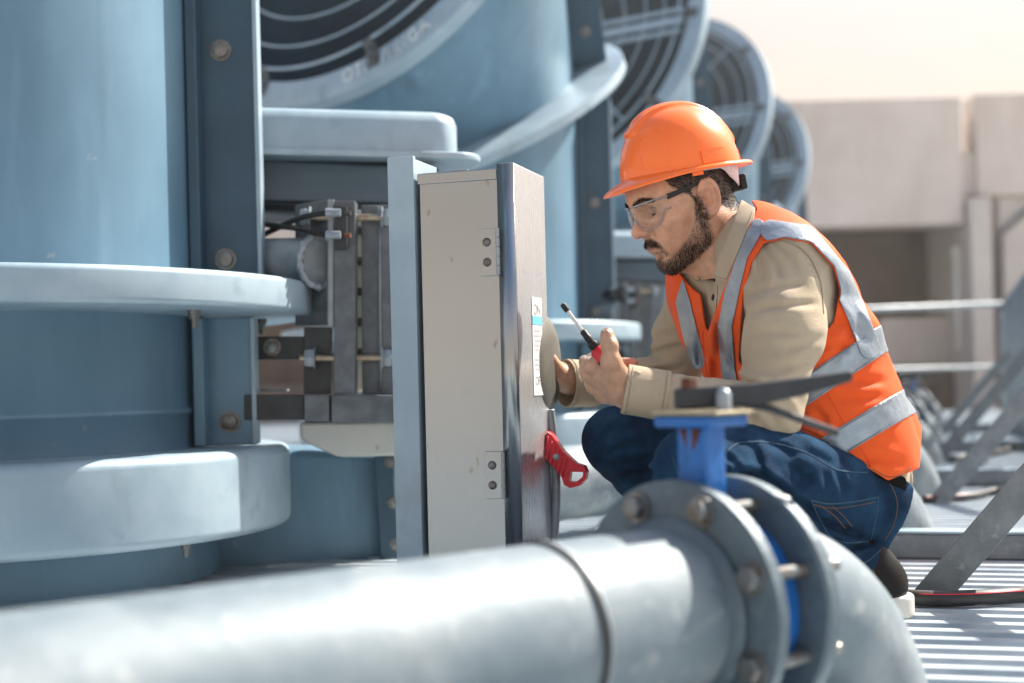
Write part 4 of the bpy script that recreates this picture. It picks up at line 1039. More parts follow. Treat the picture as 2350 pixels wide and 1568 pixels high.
def hair_mask(V):
    q = (V-v3(HO))@HR.T.astype(f32); f, l, u = q[:, 0], np.abs(q[:, 1]), q[:, 2]
    # side hair runs in front of the ear, over it, and down to the nape
    low = np.interp(f, [-.11, -.075, -.045, -.022, .0, .014, .024, .040, .052, .06], [-.050, -.048, -.030, -.01, .030, .0, .020, .034, .048, .07])
    m = sstep(u-low, -.003, .008)*sstep(.060-f, -.004, .010)
    ear = (l > .073) & (f < .018) & (f > -.035) & (u < .040)
    return np.where(ear, 0, m)*(u < .14)

# ------------------------------------------------------------------ body: head with neck, hands, trunk and limbs in one mesh
Vs, Qs, n0 = [], [], 0
def core_sd(p):
    d = smin(torso_sd(p, -.022), legs_sd(p, -.020), .03)
    d = smin(d, arm_n(p, -.018), .02); return smin(d, arm_f(p, -.018), .02)
def bb(pts, pad): a = np.array(pts); return a.min(0)-pad, a.max(0)+pad
hb_lo, hb_hi = bb([hw(-.12, 0, -.13), hw(.14, 0, .14), hw(0, .1, 0), hw(0, -.1, 0), NB], .025)
for fn, lo, hi, h in ((hn_sd, hb_lo, hb_hi, .0018), (hand_sd, *bb([WR]+[q for c_ in fing for q in c_]+thumb+[P(1500, 900, 2.14)], .03), .0016),
                      (hand2_sd, *bb([WF]+[q for c_ in ffing for q in c_]+[P(1380, 880, 2.6)], .035), .003),
                      (core_sd, P(1300, 1450, 2.0)-.05*np.array([1, 1, 1]), P(2100, 500, 2.75)+.06, .012)):
    lo, hi = np.minimum(lo, hi), np.maximum(lo, hi)
    V, Q = nets(fn, lo, hi, h); V = relax(V, Q, 1, .4); Vs.append(V); Qs.append(Q+n0); n0 += len(V)
Vb = np.concatenate(Vs); Qb = np.concatenate(Qs)
body = qmesh('body', Vb, Qb, M['skin'], person, {'Col': skin_col(Vb.astype(f32))})
headV, headQ = Vs[0], Qs[0]

# hair and beard as short strands
def strands(name, mask_fn, n, length, width, flow, parent, mat_, seed, thr=.1, lift=.35):
    r = np.random.default_rng(seed)
    tri = headQ; cen = headV[tri].mean(1); w = mask_fn(cen.astype(f32)); a = headV[tri]
    nn = np.cross(a[:, 2]-a[:, 0], a[:, 3]-a[:, 1]); ar = np.linalg.norm(nn, axis=1); nn /= ar[:, None]+1e-12
    pr = np.where(w > thr, w, 0)*ar; pr /= pr.sum()
    ix = r.choice(len(tri), n, p=pr); uv = r.random((n, 2))
    q = a[ix]; base_ = (q[:, 0]*(1-uv[:, :1])+q[:, 1]*uv[:, :1])*(1-uv[:, 1:])+(q[:, 3]*(1-uv[:, :1])+q[:, 2]*uv[:, :1])*uv[:, 1:]
    N = nn[ix]; fl = flow(base_); fl = fl-N*(fl*N).sum(1, keepdims=True); fl /= np.linalg.norm(fl, axis=1, keepdims=True)+1e-9
    fl = fl+r.normal(size=(n, 3))*.28; ln = length*(.55+.8*r.random((n, 1)))*(.5+.5*w[ix][:, None])
    d1 = fl+N*lift; d1 /= np.linalg.norm(d1, axis=1, keepdims=True); d2 = fl+N*lift*.2; d2 /= np.linalg.norm(d2, axis=1, keepdims=True)
    sd = np.cross(N, d1); sd /= np.linalg.norm(sd, axis=1, keepdims=True)+1e-9; sd *= width
    b0 = base_-N*.0004; p1 = b0+d1*ln*.55; p2 = p1+d2*ln*.45
    V = np.stack([b0-sd, b0+sd, p1+sd*.7, p1-sd*.7, p2], 1).reshape(-1, 3); k = np.arange(n)*5
    Fc = np.concatenate([np.stack([k, k+1, k+2, k+3], 1).tolist()])
    F_ = [tuple(x) for x in Fc]+[(i+3, i+2, i+4) for i in k]
    o = mk(name, V, F_, mat_, parent); o['kind'] = 'stuff'; return o
down = lambda b: np.tile(-HU*.9+HF*.25, (len(b), 1))
def hflow(b):
    return np.tile(-HF*.6-HU*.8, (len(b), 1))
strands('beard', beard_mask, 5600, .0072, .00026, down, body, M['hair'], 1, .22, .30)
strands('moustache', lambda V: np.clip(beard_mask(V)*((((V-v3(HO))@HR.T.astype(f32))[:, 2] > -.050)&(((V-v3(HO))@HR.T.astype(f32))[:, 0] > .070)), 0, 1), 650, .0070, .00026, lambda b: -HU[None]*.7+np.sign(((b-HO)@HL))[:, None]*HL[None]*.9, body, M['hair'], 5, .2, .35)
strands('hair', hair_mask, 9000, .0075, .00042, hflow, body, M['hair'], 2, .3, .22)
def brow_mask(V):
    q = (V-v3(HO))@HR.T.astype(f32); f, l, u = q[:, 0], np.abs(q[:, 1]), q[:, 2]
    yc = .0375+.006*np.clip((l-.01)/.02, 0, 1)-.010*np.clip((l-.036)/.02, 0, 1)
    return np.clip(1.3-np.abs(u-yc)/.0042, 0, 1)*(l > .008)*(l < .054)*(f > .05)
strands('eyebrow', brow_mask, 1500, .007, .00035, lambda b: -HF[None]*.7+np.sign(((b-HO)@HL))[:, None]*HL[None]*.9+HU[None]*.15, body, M['hair'], 3, .1, .2)
for s_ in (1, -1):
    pts = [hw(.0755+.0118*math.cos(a)*.95, s_*(.031+.0140*math.sin(a)), .0118-.0015*math.cos(a)) for a in np.linspace(-1.15, 1.3, 16)]
    MB().tube(pts, [.0006+.0008*math.sin(math.pi*k/15) for k in range(16)], 6).obj('eyelash', M['hair'], body)
    pts = [hw(.0752+.0110*math.cos(a), s_*(.031+.0138*math.sin(a)), .0218+.0012*math.cos(a)) for a in np.linspace(-1.1, 1.2, 14)]
    MB().tube(pts, .0005, 5).obj('eyelid_crease', M['leather'], body)

# ------------------------------------------------------------------ shirt
def fold_arm(p):
    """creases across the sleeve, strongest at the elbow and under the shoulder"""
    x, y = proj(p)
    ph = (x*.35+y*.95)*.060+1.9*np.sin(x*.016+.6)+1.3*np.sin(y*.013)
    f = .0036*(np.abs(np.sin(ph*.5))**.7-.6)*(.45+.55*np.sin(x*.011+y*.008+1))+.0012*np.sin((x*.8-y*.5)*.09)
    e = np.exp(-(((x-1740)/75)**2+((y-930)/55)**2)); g = np.exp(-(((x-1500)/60)**2+((y-850)/40)**2))
    f += .0050*e*np.sin((x*.9-y*.55)*.16)+.005*g*np.sin((x*.3+y*.95)*.17)
    s_ = np.exp(-(((x-1735)/60)**2+((y-620)/70)**2)); f += .0035*s_*np.sin((x*.8+y*.2)*.15)
    return f
SHIRT_CR = [([(1706, 726), (1760, 706), (1820, 700), (1880, 696)], .0045, 7), ([(1705, 680), (1770, 660), (1850, 652)], .0035, 8), ([(1712, 770), (1790, 760), (1850, 772)], .003, 9),
    ([(1672, 858), (1714, 880), (1780, 886), (1830, 870)], .007, 7), ([(1668, 884), (1696, 896), (1740, 915)], .006, 6), ([(1712, 925), (1725, 960), (1730, 1000)], .005, 6), ([(1680, 945), (1705, 968), (1725, 992)], .004, 6),
    ([(1445, 830), (1490, 850), (1530, 858), (1595, 836)], .007, 8), ([(1455, 815), (1510, 806), (1575, 792)], .005, 8), ([(1495, 884), (1540, 872), (1600, 850)], .006, 8), ([(1480, 790), (1530, 768), (1590, 760)], .004, 8),
    ([(1752, 556), (1776, 590), (1790, 640)], .004, 7), ([(1776, 550), (1812, 585), (1832, 630)], .004, 7), ([(1740, 580), (1752, 625), (1756, 670)], .004, 7), ([(1820, 552), (1858, 590), (1880, 640)], .003, 7),
    ([(1560, 905), (1620, 898), (1680, 915)], .0035, 6), ([(1540, 950), (1600, 944), (1650, 958)], .003, 6), ([(1500, 880), (1515, 920), (1512, 955)], .003, 5), ([(1800, 800), (1850, 790), (1890, 770)], .004, 9), ([(1790, 840), (1830, 838), (1862, 825)], .004, 8)]
def shirt_sd(p):
    d = torso_sd(p, 0.)
    a = smin(d, arm_n(p, 0.), .022); a = smin(a, arm_f(p, 0.), .02)
    a = a+fold_arm(p)+.0012*wob(p, 60, 5)+creases(p, SHIRT_CR)
    tail = cone(p, P(2048, 1085, YP-.03), P(2070, 1150, YP-.03), .031, .016)+.004*np.sin(p[:, 0]*190+p[:, 2]*80)
    a = smin(a, tail, .01)
    a = smax(a, -cone(p, EW+nrm(EW-EN)*.0, EW+nrm(EW-EN)*.2, .031, .031), .003)
    a = smax(a, -cone(p, WFs, WFs+nrm(WFs-EF)*.2, .034, .036), .003)
    return smax(a, -neck_core(p)+.003, .004)
shirt = solid('shirt', shirt_sd, P(1270, 1150, 2.02)*np.array([1, 0, 1])+np.array([-.02, 2.02, -.02]), P(2100, 470, 2.78)*np.array([1, 0, 1])+np.array([.03, 2.78, .03]), .0042, M['shirt'], person)
def cuff(name, axis_a, axis_b, r0, r1, pw):
    a, b = np.asarray(axis_a), np.asarray(axis_b); d = nrm(b-a)
    def fn(p):
        return cone(p, a-d*.05, b+d*.05, r0, r1)+.0013*wob(p, 90, 9)
    def ct(p):
        t = (p-v3(a))@v3(d); return np.maximum(-t, t-np.linalg.norm(b-a))
    lo, hi = bb([a, b], .07); o = sheet(name, fn, ct, lo, hi, .0022, M['shirt'], shirt, .0032)
    for tt in (.006, np.linalg.norm(b-a)-.006):
        rr = r0+(r1-r0)*(tt+.05)/(np.linalg.norm(b-a)+.1); u1 = nrm(ZZ-d*d[2]); u2 = np.cross(d, u1)
        pts = [a+d*tt+(rr+.0008)*(math.cos(t)*u1+math.sin(t)*u2) for t in np.linspace(0, 6.283, 60)]
        MB().tube(pts, .0006, 5, False).obj('stitching', M['threadb'], o)
    return o
dA = nrm(EW-P(1620, 926, 2.14)); cuff('cuff', EW-dA*.052, EW+dA*.012, .0385, .0372, 0)
dB = nrm(WFs-P(1450, 880, 2.63)); cuff('cuff', WFs-dB*.042, WFs+dB*.018, .0425, .0445, 0)
def shell(fn, off, th): return lambda p: np.abs(fn(p)-off)-th
def collar_base(p): return smin(cone(p, hw(-.035, 0, -.045), NB, .062, .070), torso_sd(p, .0), .02)
def collar_cut(poly, ysign):
    def fn(p):
        x, y = proj(p); return np.maximum(poly_sd(x, y, poly)*.00074, -((p[:, 1]-YP)*ysign+.02))
    return fn
collar = sheet('collar', collar_base, collar_cut([(1702, 458), (1733, 478), (1730, 500), (1672, 650), (1634, 638), (1652, 585), (1676, 530), (1690, 490)], -1), P(1580, 700, 2.2), P(1790, 430, 2.2)*np.array([1, 0, 1])+np.array([0, 2.5, 0]), .0022, M['shirt'], shirt, .0035, .011)
collar2 = sheet('collar', collar_base, collar_cut([(1600, 600), (1632, 612), (1630, 640), (1618, 650), (1599, 642)], 1), np.array([.25, 2.38, .5]), np.array([.45, 2.62, .72]), .0022, M['shirt'], shirt, .0035, .011)

# ------------------------------------------------------------------ vest
HOLE = [(1752, 556), (1800, 545), (1862, 556), (1915, 612), (1930, 668), (1915, 738), (1873, 790), (1822, 884), (1740, 900), (1694, 830), (1698, 760), (1703, 680), (1724, 600)]
def hole_f(p): return chain(p, [SF, P(1575, 740, 2.66)], [.074, .072], .02)
VN = [(1596, 560), (1640, 480), (1712, 440), (1738, 480), (1708, 540), (1670, 640), (1643, 710), (1622, 768), (1616, 740), (1609, 700), (1602, 650)]
HEM = [(1560, 905), (1640, 880), (1700, 905), (1775, 985), (1860, 1000), (1930, 1035), (2038, 1103), (2110, 1075), (2160, 300), (1450, 300), (1480, 905)]
VEST_CR = [([(1790, 955), (1840, 972), (1900, 985)], .005, 9), ([(1800, 985), (1850, 975), (1905, 955)], .004, 9), ([(1950, 870), (1990, 880), (2035, 875)], .0045, 10), ([(1905, 830), (1935, 800), (1955, 760)], .004, 10), ([(1960, 1060), (2010, 1050), (2070, 1062)], .005, 10),
    ([(1925, 905), (1970, 915), (2030, 905)], .004, 10), ([(1618, 800), (1640, 830), (1648, 880)], .005, 7), ([(1600, 770), (1606, 830), (1615, 890)], .004, 6), ([(1655, 700), (1648, 770), (1655, 830)], .003, 7), ([(1880, 800), (1915, 790), (1950, 800)], .004, 8), ([(1955, 700), (1975, 740), (1985, 790)], .004, 9), ([(1865, 935), (1890, 960), (1900, 1000)], .004, 8)]
def vest_base(p):
    d = torso_sd(p, .012)
    d = smin(d, cone(p, P(1990, 1010, YP-.03), P(2035, 1075, YP-.02), .088, .078), .04)
    d = smin(d, cone(p, P(1890, 960, YP-.12), P(1960, 1040, YP-.12), .085, .075), .04)
    x, y = proj(p)
    s_ = .0042*wob(p, 34, 21)+.0024*wob(p, 75, 22)
    s_ += .004*np.exp(-(((x-1930)/90)**2+((y-720)/80)**2))*np.sin((x*.5-y*.9)*.09)
    s_ += .005*np.exp(-(((x-1640)/40)**2+((y-820)/60)**2))*np.sin((x*1.1+y*.1)*.13)
    return d+s_+creases(p, VEST_CR)
def vest_cut(p):
    x, y = proj(p)
    c_ = poly_sd(x, y, HEM)*.00074
    nk = poly_sd(x, y, VN)*.00074
    c_ = np.maximum(c_, np.where(p[:, 1] < YP+.16, -nk, -1))
    c_ = np.maximum(c_, -neck_sd(p)+.014)
    hn = poly_sd(x, y, HOLE)*.00074
    c_ = np.maximum(c_, np.where(p[:, 1] < YP-.02, -hn, -1))
    return np.maximum(c_, -hole_f(p))
vlo = np.array([.26, 2.14, .18]); vhi = np.array([.76, 2.70, .80])
vest = sheet('vest', vest_base, vest_cut, vlo, vhi, .0042, M['vest'], person, .0028)
# reflective tape
def slab_cut(a, b, w):
    ax, ay = a; bx_, by_ = b; L_ = math.hypot(bx_-ax, by_-ay); nx, ny = -(by_-ay)/L_, (bx_-ax)/L_
    def fn(p):
        x, y = proj(p); s_ = np.abs((x-ax)*nx+(y-ay)*ny+14*np.sin((x-1900)*.006))*.00074-w
        return np.maximum(s_, vest_cut(p)+.0015)
    return fn
def strap_cut(pts, w, near):
    def fn(p):
        x, y = proj(p); s_ = line_d(x, y, pts)*.00072-w
        lim = (p[:, 1]-(YP+.06)) if near else (YP+.02-p[:, 1])
        return np.maximum(np.maximum(s_, vest_cut(p)+.0015), lim)
    return fn
def tape(name, cut, off): return sheet(name, vest_base, cut, vlo, vhi, .0042, M['tape'], vest, .0012, off)
tape('tape_band', slab_cut((1805, 918), (2005, 802), .0225), .0016)
tape('tape_band', slab_cut((1900, 1032), (2068, 945), .0225), .0016)
tape('tape_strap', strap_cut([(1738, 518), (1699, 585), (1681, 660), (1663, 750), (1670, 850), (1680, 905)], .0115, True), .0022)
tape('tape_strap', strap_cut([(1598, 606), (1579, 655), (1568, 695), (1579, 750), (1600, 830)], .0125, False), .0022)
tape('tape_strap', strap_cut([(1768, 528), (1850, 540), (1930, 635), (1965, 715), (1998, 800)], .017, True), .0036)

# ------------------------------------------------------------------ jeans and belt
JEAN_CR = [([(1600, 1092), (1650, 1084), (1700, 1084), (1716, 1090)], .010, 8), ([(1630, 1122), (1661, 1109), (1719, 1090), (1748, 1092), (1817, 1142), (1853, 1162), (1885, 1178)], .013, 9),
    ([(1728, 1036), (1742, 1062), (1752, 1086)], .006, 8), ([(1655, 1042), (1680, 1062), (1706, 1082)], .006, 8), ([(1625, 1056), (1650, 1072), (1676, 1082)], .005, 7), ([(1761, 1016), (1795, 1030), (1830, 1050)], .0045, 9), ([(1690, 1012), (1722, 1024), (1752, 1046)], .004, 8),
    ([(1890, 1076), (1902, 1110), (1914, 1144)], .0045, 9), ([(1917, 1078), (1932, 1112), (1948, 1148)], .0045, 9), ([(1800, 1060), (1840, 1082), (1872, 1108)], .004, 10), ([(1840, 1030), (1880, 1048), (1915, 1070)], .0035, 9),
    ([(1833, 1156), (1870, 1188), (1915, 1212), (1984, 1236), (2010, 1240)], .010, 9), ([(1925, 1270), (1965, 1258), (2012, 1240)], .008, 7), ([(1900, 1240), (1940, 1246), (1985, 1262)], .007, 7), ([(1880, 1215), (1915, 1236), (1950, 1240)], .006, 7), ([(1935, 1292), (1965, 1284), (2000, 1266)], .005, 6),
    ([(1700, 1140), (1740, 1150), (1790, 1180)], .007, 9), ([(1760, 1120), (1800, 1150), (1830, 1185)], .006, 9), ([(1680, 1115), (1700, 1130), (1730, 1138)], .005, 7),
    ([(1400, 1070), (1440, 1060), (1500, 1050)], .006, 8), ([(1420, 1095), (1460, 1090), (1510, 1080)], .006, 8), ([(1370, 1010), (1420, 985), (1480, 975)], .004, 9), ([(1390, 1045), (1440, 1025), (1500, 1015)], .005, 8)]
def jeans_sd(p):
    x, y = proj(p); d = legs_sd(p, 0.)
    f = .0026*wob(p, 45, 31)
    def fold(cx, cy, rx, ry, ax, ay, k, amp, wv=0.):
        g = np.exp(-(((x-cx)/rx)**2+((y-cy)/ry)**2)); ph = (x*ax+y*ay)*k+wv*np.sin(x*.03+y*.02)
        return amp*g*(1-2*np.abs(np.sin(ph))**.8)
    f += fold(1945, 1258, 75, 42, .45, .9, .07, .004, .9)+fold(1450, 1085, 60, 45, .5, .8, .085, .004)
    f += creases(p, JEAN_CR)
    d = d+f
    nf, zf = nrm(AN-P(1790, 1190, 2.17)), nrm(AF-P(1560, 1180, 2.53))
    d = np.where(p[:, 1] < 2.395, smax(d, (p-v3(AN+nf*.012))@v3(nf), .004), smax(d, (p-v3(AF+zf*.012))@v3(zf), .004))
    wl = ((p-v3(P(2060, 1105, YP)))@v3(nrm(np.array([.42, 0, .9]))))
    return smax(d, wl-.0, .01)
jeans = solid('jeans', jeans_sd, np.array([.08, 1.93, -.02]), np.array([.78, 2.68, .36]), .0042, M['jeans'], person, 1)
def belt_cut(p):
    wl = ((p-v3(P(2050, 1092, YP)))@v3(nrm(np.array([.42, 0, .9])))); return np.maximum(np.abs(wl+.012)-.009, (proj(p)[0]-2080)*.00072)
sheet('belt', lambda p: legs_sd(p, .001), belt_cut, np.array([.5, 2.2, .1]), np.array([.78, 2.66, .36]), .005, M['belt'], person, .004)

# ------------------------------------------------------------------ shoes
def shoe(an, dirx, lbl=None):
    fd = nrm(np.array([dirx[0], dirx[1], 0])); fl = np.array([-fd[1], fd[0], 0]); o = np.array([an[0], an[1], .0])
    heel = o-fd*.055; toe = o+fd*.185
    def up_(p):
        d = chain(p, [an+ZZ*.02, o-fd*.02+ZZ*.065, o-fd*.030+ZZ*.05], [.041, .037, .038], .02)
        d = smin(d, chain(p, [o-fd*.02+ZZ*.05, o+fd*.09+ZZ*.045, toe-fd*.02+ZZ*.035], [.040, .040, .034], .02), .02)
        return smax(d, .026-p[:, 2], .006)
    s_ = solid('shoe', up_, *bb([heel, toe, an+ZZ*.05], .06), .003, M['leather'], person, 1)
    def so_(p):
        d = chain(p*np.array([1, 1, 0], f32), [heel*np.array([1, 1, 0])+fd*.018, o+fd*.10, toe-fd*.03], [.0425, .043, .039], .02)
        return smax(d, np.abs(p[:, 2]-.0185)-.0180, .006)
    lo, hi = bb([heel, toe], .06); hi[2] = .06; lo[2] = -.02
    solid('sole', so_, lo, hi, .0028, M['sole'], s_, 1)
    return s_
shoeN = shoe(AN+np.array([.004, -.01, -.01]), (-.96, -.1)); shoeF = shoe(AF+np.array([0, 0, -.0]), (-1, -.05))

# ------------------------------------------------------------------ seams: fine stitched lines laid on the cloth
bpy.context.view_layer.update()
def seam(name, pix, target, r, mat_, lift=.0006, dash=0):
    me = target.data; org = Vector(ROOT[target.name])
    bv = BVHTree.FromPolygons([v.co+org for v in me.vertices], [tuple(p.vertices) for p in me.polygons])
    pp = spline([np.array([a, b, 0.]) for a, b in pix], 12); pts = []; o = Vector((0, 0, CAMH))
    for q in pp:
        d = (Vector(P(q[0], q[1], 2.4))-o).normalized(); hit = bv.ray_cast(o, d)
        if hit[0] is not None:
            n = hit[1] if hit[1].dot(d) < 0 else -hit[1]; pts.append(np.array(hit[0]+n*lift))
    if len(pts) < 3: return None
    m = MB()
    if dash:
        for i in range(0, len(pts)-1): 
            if i % 2 == 0: m.tube(pts[i:i+2], r, 5)
    else:
        seg = [pts[0]]
        for a, b in zip(pts, pts[1:]):
            if np.linalg.norm(b-a) > .03:
                if len(seg) > 2: m.tube(seg, r, 6)
                seg = []
            seg.append(b)
        if len(seg) > 2: m.tube(seg, r, 6)
    return m.obj(name, mat_, target)
seam('side_seam', [(1665, 1040), (1700, 1016), (1780, 1018), (1850, 1040), (1920, 1078), (1990, 1085)], jeans, .0007, M['threadblue'])
seam('pocket_seam', [(1862, 1148), (1900, 1156), (1955, 1152), (2014, 1141)], jeans, .0008, M['threadblue'])
seam('pocket_seam', [(1868, 1158), (1905, 1166), (1955, 1162), (2008, 1152)], jeans, .0005, M['thread'])
seam('pocket_seam', [(2016, 1140), (2010, 1185), (1998, 1240)], jeans, .0007, M['threadblue'])
seam('pocket_seam', [(1862, 1148), (1885, 1200), (1905, 1230), (1940, 1245), (1998, 1242)], jeans, .0007, M['threadblue'])
seam('pocket_stitch', [(1880, 1160), (1915, 1185), (1940, 1212)], jeans, .0006, M['thread'])
seam('pocket_stitch', [(1910, 1162), (1935, 1185), (1955, 1208)], jeans, .0006, M['thread'])
seam('back_seam', [(2040, 1105), (2058, 1150), (2052, 1200), (2030, 1240)], jeans, .0006, M['thread'])
seam('hem', [(1955, 1305), (1990, 1288), (2020, 1262)], jeans, .0007, M['threadblue'])
seam('knee_seam', [(1545, 1050), (1555, 1085), (1580, 1120)], jeans, .0007, M['threadblue'])
seam('heel_seam', [(2000, 1300), (2012, 1330), (2016, 1365)], shoeN, .0007, M['thread'])
seam('sleeve_seam', [(1752, 560), (1790, 552), (1845, 578), (1880, 640), (1890, 720)], shirt, .0009, M['threadb'])
seam('collar_stitch', [(1728, 485), (1708, 545), (1680, 612), (1668, 640)], collar, .0006, M['threadb'])
seam('collar_stitch', [(1668, 642), (1640, 634)], collar, .0006, M['threadb'])
seam('placket', [(1648, 655), (1645, 700), (1636, 745)], shirt, .0008, M['threadb'])
seam('side_seam', [(1878, 842), (1900, 900), (1940, 975), (1985, 1040), (2000, 1075)], vest, .0008, M['vest'])
M['threadg'] = mat('grey_thread', (.17, .19, .21), .8)
for (a, b) in (((1805, 918), (2005, 802)), ((1900, 1032), (2068, 945))):
    L_ = math.hypot(b[0]-a[0], b[1]-a[1]); nx, ny = -(b[1]-a[1])/L_, (b[0]-a[0])/L_
    for sg in (-1, 1):
        seam('tape_stitch', [(a[0]+(b[0]-a[0])*t+nx*(sg*26-14*math.sin((a[0]+(b[0]-a[0])*t-1900)*.006)), a[1]+(b[1]-a[1])*t+ny*(sg*26-14*math.sin((a[0]+(b[0]-a[0])*t-1900)*.006))) for t in np.linspace(0, .98, 7)], vest, .0007, M['threadg'], .0034)
seam('hem_stitch', [(1780, 976), (1860, 991), (1930, 1026), (2036, 1094), (2090, 1072)], vest, .0007, M['thread'])
seam('front_zip', [(1612, 760), (1616, 820), (1628, 880)], vest, .0016, M['vest'])
for (a, b) in ((1637, 683), (1640, 640)):
    me = shirt.data; org = Vector(ROOT[shirt.name])
    bv = BVHTree.FromPolygons([v.co+org for v in me.vertices], [tuple(p.vertices) for p in me.polygons]); o = Vector((0, 0, CAMH))
    hit = bv.ray_cast(o, (Vector(P(a, b, 2.4))-o).normalized())
    if hit[0]: MB().lathe([(.0055, 0), (.0055, .0015), (.004, .0022), (.001, .0018)], np.array(hit[0]), np.array(hit[1]), 16).obj('button', M['leather'], shirt, ang=40)

# ------------------------------------------------------------------ hard hat
hp2 = math.radians(10)
KF2 = np.array([-math.cos(hy)*math.cos(hp2), -math.sin(hy)*math.cos(hp2), -math.sin(hp2)]); KL = HL; KU = np.cross(KF2, KL)
KS = .865
KO = P(1552, 396, YP)-KF2*.0086
def kw(f, l, u): return KO+(KF2*f+KL*l+KU*u)*KS
hat = thing('hard_hat', 'glossy orange hard hat on the worker head', 'hard hat', kw(0, 0, 0))
na, nb_ = 160, 56
def rimr(a):
    c_, s_ = math.cos(a), math.sin(a)
    A_, B_ = (.122 if c_ > 0 else .120), .104
    return 1/math.sqrt((c_/A_)**2+(s_/B_)**2)
def rimz(a):
    c_ = math.cos(a); return -.006*(1-c_*c_)+(.0 if c_ > 0 else -.004*c_*c_)
def hatpt(a, t, off=0.):
    """t=0 at the rim, 1 at the crown"""
    r = rimr(a); ph = t*math.pi/2
    k = math.cos(ph)**.86; z = .127*math.sin(ph)
    x, y = r*k*math.cos(a), r*k*math.sin(a)
    # crest: raised centre band with a step, tapering to the sides and front
    cb_ = sstep(np.array([.024-abs(y)]), -.003, .003)[0]*sstep(np.array([z]), .078 if x > 0 else .030, .086 if x > 0 else .05)[0]
    cr = sstep(np.array([.009-abs(y)]), -.003, .003)[0]*sstep(np.array([z]), .095, .105)[0]
    ex = off+.0075*cb_+.003*cr
    n = nrm((x/.122**2, y/.104**2, z/.118**2+1e-6))
    p = np.array([x, y, z+rimz(a)*(1-t)])+n*ex
    return kw(*p)
loops = []
for j in range(nb_+1):
    t = (j/nb_)*.985; loops.append([hatpt(2*math.pi*k/na*1.0, t) for k in range(na)])
m = MB(); loft(m, loops); m.F.append(tuple(range(nb_*na, (nb_+1)*na)))
sh_ = m.obj('shell', M['hat'], hat)
# brim with peak, rolled edge
def brimw(a):
    c_ = math.cos(a); return .013+.030*max(0, c_)**2.2+.012*max(0, -c_)**1.5
def brim(a, s_, dz):
    w = brimw(a); r = rimr(a)+w*s_-.003*(1-s_); c_ = math.cos(a); z = rimz(a)-s_*(.004+.020*max(0, c_)**2)+.004*math.sin(math.pi*s_)+dz
    return kw(r*math.cos(a), r*math.sin(a), z)
L_ = []
for s_, dz in ((0, .003), (.3, .0018), (.62, .0014), (.84, .0022), (.95, .0016), (1.0, -.0012), (.97, -.0036), (.88, -.0044), (.78, -.0034), (.4, -.003), (0, -.003)):
    L_.append([brim(2*math.pi*k/na, s_, dz) for k in range(na)])
m = MB(); loft(m, L_); bo_ = m.obj('brim', M['hat'], hat); sm = bo_.modifiers.new('sub', 'SUBSURF'); sm.levels = 1; sm.render_levels = 1
# moulded slot on the side, front pad, rear lug
def patch(name, a0, a1, t0, t1, off, mat_, arch=False):
    m = MB(); n1, n2 = 14, 8; lay = []
    for o in (off, -.001):
        for i in range(n1+1):
            for j in range(n2+1):
                uu, vv = 2*i/n1-1, 2*j/n2-1
                if arch:
                    uu, vv = uu*math.sqrt(1-vv*vv/2), (vv*math.sqrt(1-uu*uu/2) if vv > 0 else vv)
                lay.append(hatpt(a0+(a1-a0)*(uu+1)/2, t0+(t1-t0)*(vv+1)/2, o))
    w = n2+1; N_ = (n1+1)*w; Fc = []
    for i in range(n1):
        for j in range(n2): Fc += [(i*w+j, (i+1)*w+j, (i+1)*w+j+1, i*w+j+1)]
    ed = [i*w for i in range(n1+1)]+[n1*w+j for j in range(1, w)]+[i*w+n2 for i in range(n1-1, -1, -1)]+[j for j in range(n2-1, 0, -1)]
    for a, b in zip(ed, ed[1:]+ed[:1]): Fc.append((a, b, b+N_, a+N_))
    m.add(lay, Fc); bmx = m.obj(name, mat_, hat, ang=50, bevel=.0008); return bmx
patch('side_slot', math.pi*.5-.02, math.pi*.5+.52, .03, .15, .0028, M['hat'])
patch('side_slot', -math.pi*.5-.52, -math.pi*.5+.02, .03, .15, .0028, M['hat'])
patch('front_pad', .45, .98, .05, .44, .0012, M['hat'], True)
patch('front_pad', -.98, -.45, .05, .44, .0012, M['hat'], True)
patch('rear_lug', math.pi-.13, math.pi+.13, .02, .14, .006, M['hat'])
# harness: white band, nape strap and ratchet
def band(name, pts_top, pts_bot, mat_):
    m = MB(); n = len(pts_top); V = list(pts_top)+list(pts_bot); Fc = [(i, i+1, n+i+1, n+i) for i in range(n-1)]
    m.add(V, Fc); o = m.obj(name, mat_, hat); s_ = o.modifiers.new('solid', 'SOLIDIFY'); s_.thickness = .002; s_.offset = 0; return o
for sg in (1, -1):
    tp, bt = [], []
    for k in range(20):
        a = sg*(.55+k/19*(math.pi-.55)); r = rimr(a)*.955; cc = math.cos(a)
        tp.append(kw(r*math.cos(a), r*math.sin(a), .006)); rr = rimr(a)*.875
        dn_ = -.012-.036*sstep(np.array([-cc]), .45, .92)[0]
        bt.append(kw(rr*math.cos(a)-.004*(dn_ < -.03), rr*math.sin(a), dn_))
    band('harness_band', tp, bt, M['strapw'])
MB().obox(kw(-.111, 0, -.042), KF2*.006, KL*.035, KU*.013).obj('ratchet', M['black'], hat, bevel=.003)
MB().lathe([(.013, 0), (.013, .008), (.011, .011)], kw(-.117, 0, -.042), -KF2, 18).obj('ratchet_knob', M['black'], hat, ang=40)
MB().obox(kw(-.100, .028, -.018), KF2*.003, KL*.010, KU*.022).obj('ratchet_arm', M['black'], hat, bevel=.002)
for a in (1.42, -1.42):
    r = rimr(a)*.985; MB().obox(kw(r*math.cos(a), r*math.sin(a), -.012), nrm(KF2)*.010, KL*.002, KU*.007).obj('clip', M['hat'], hat, bevel=.001)

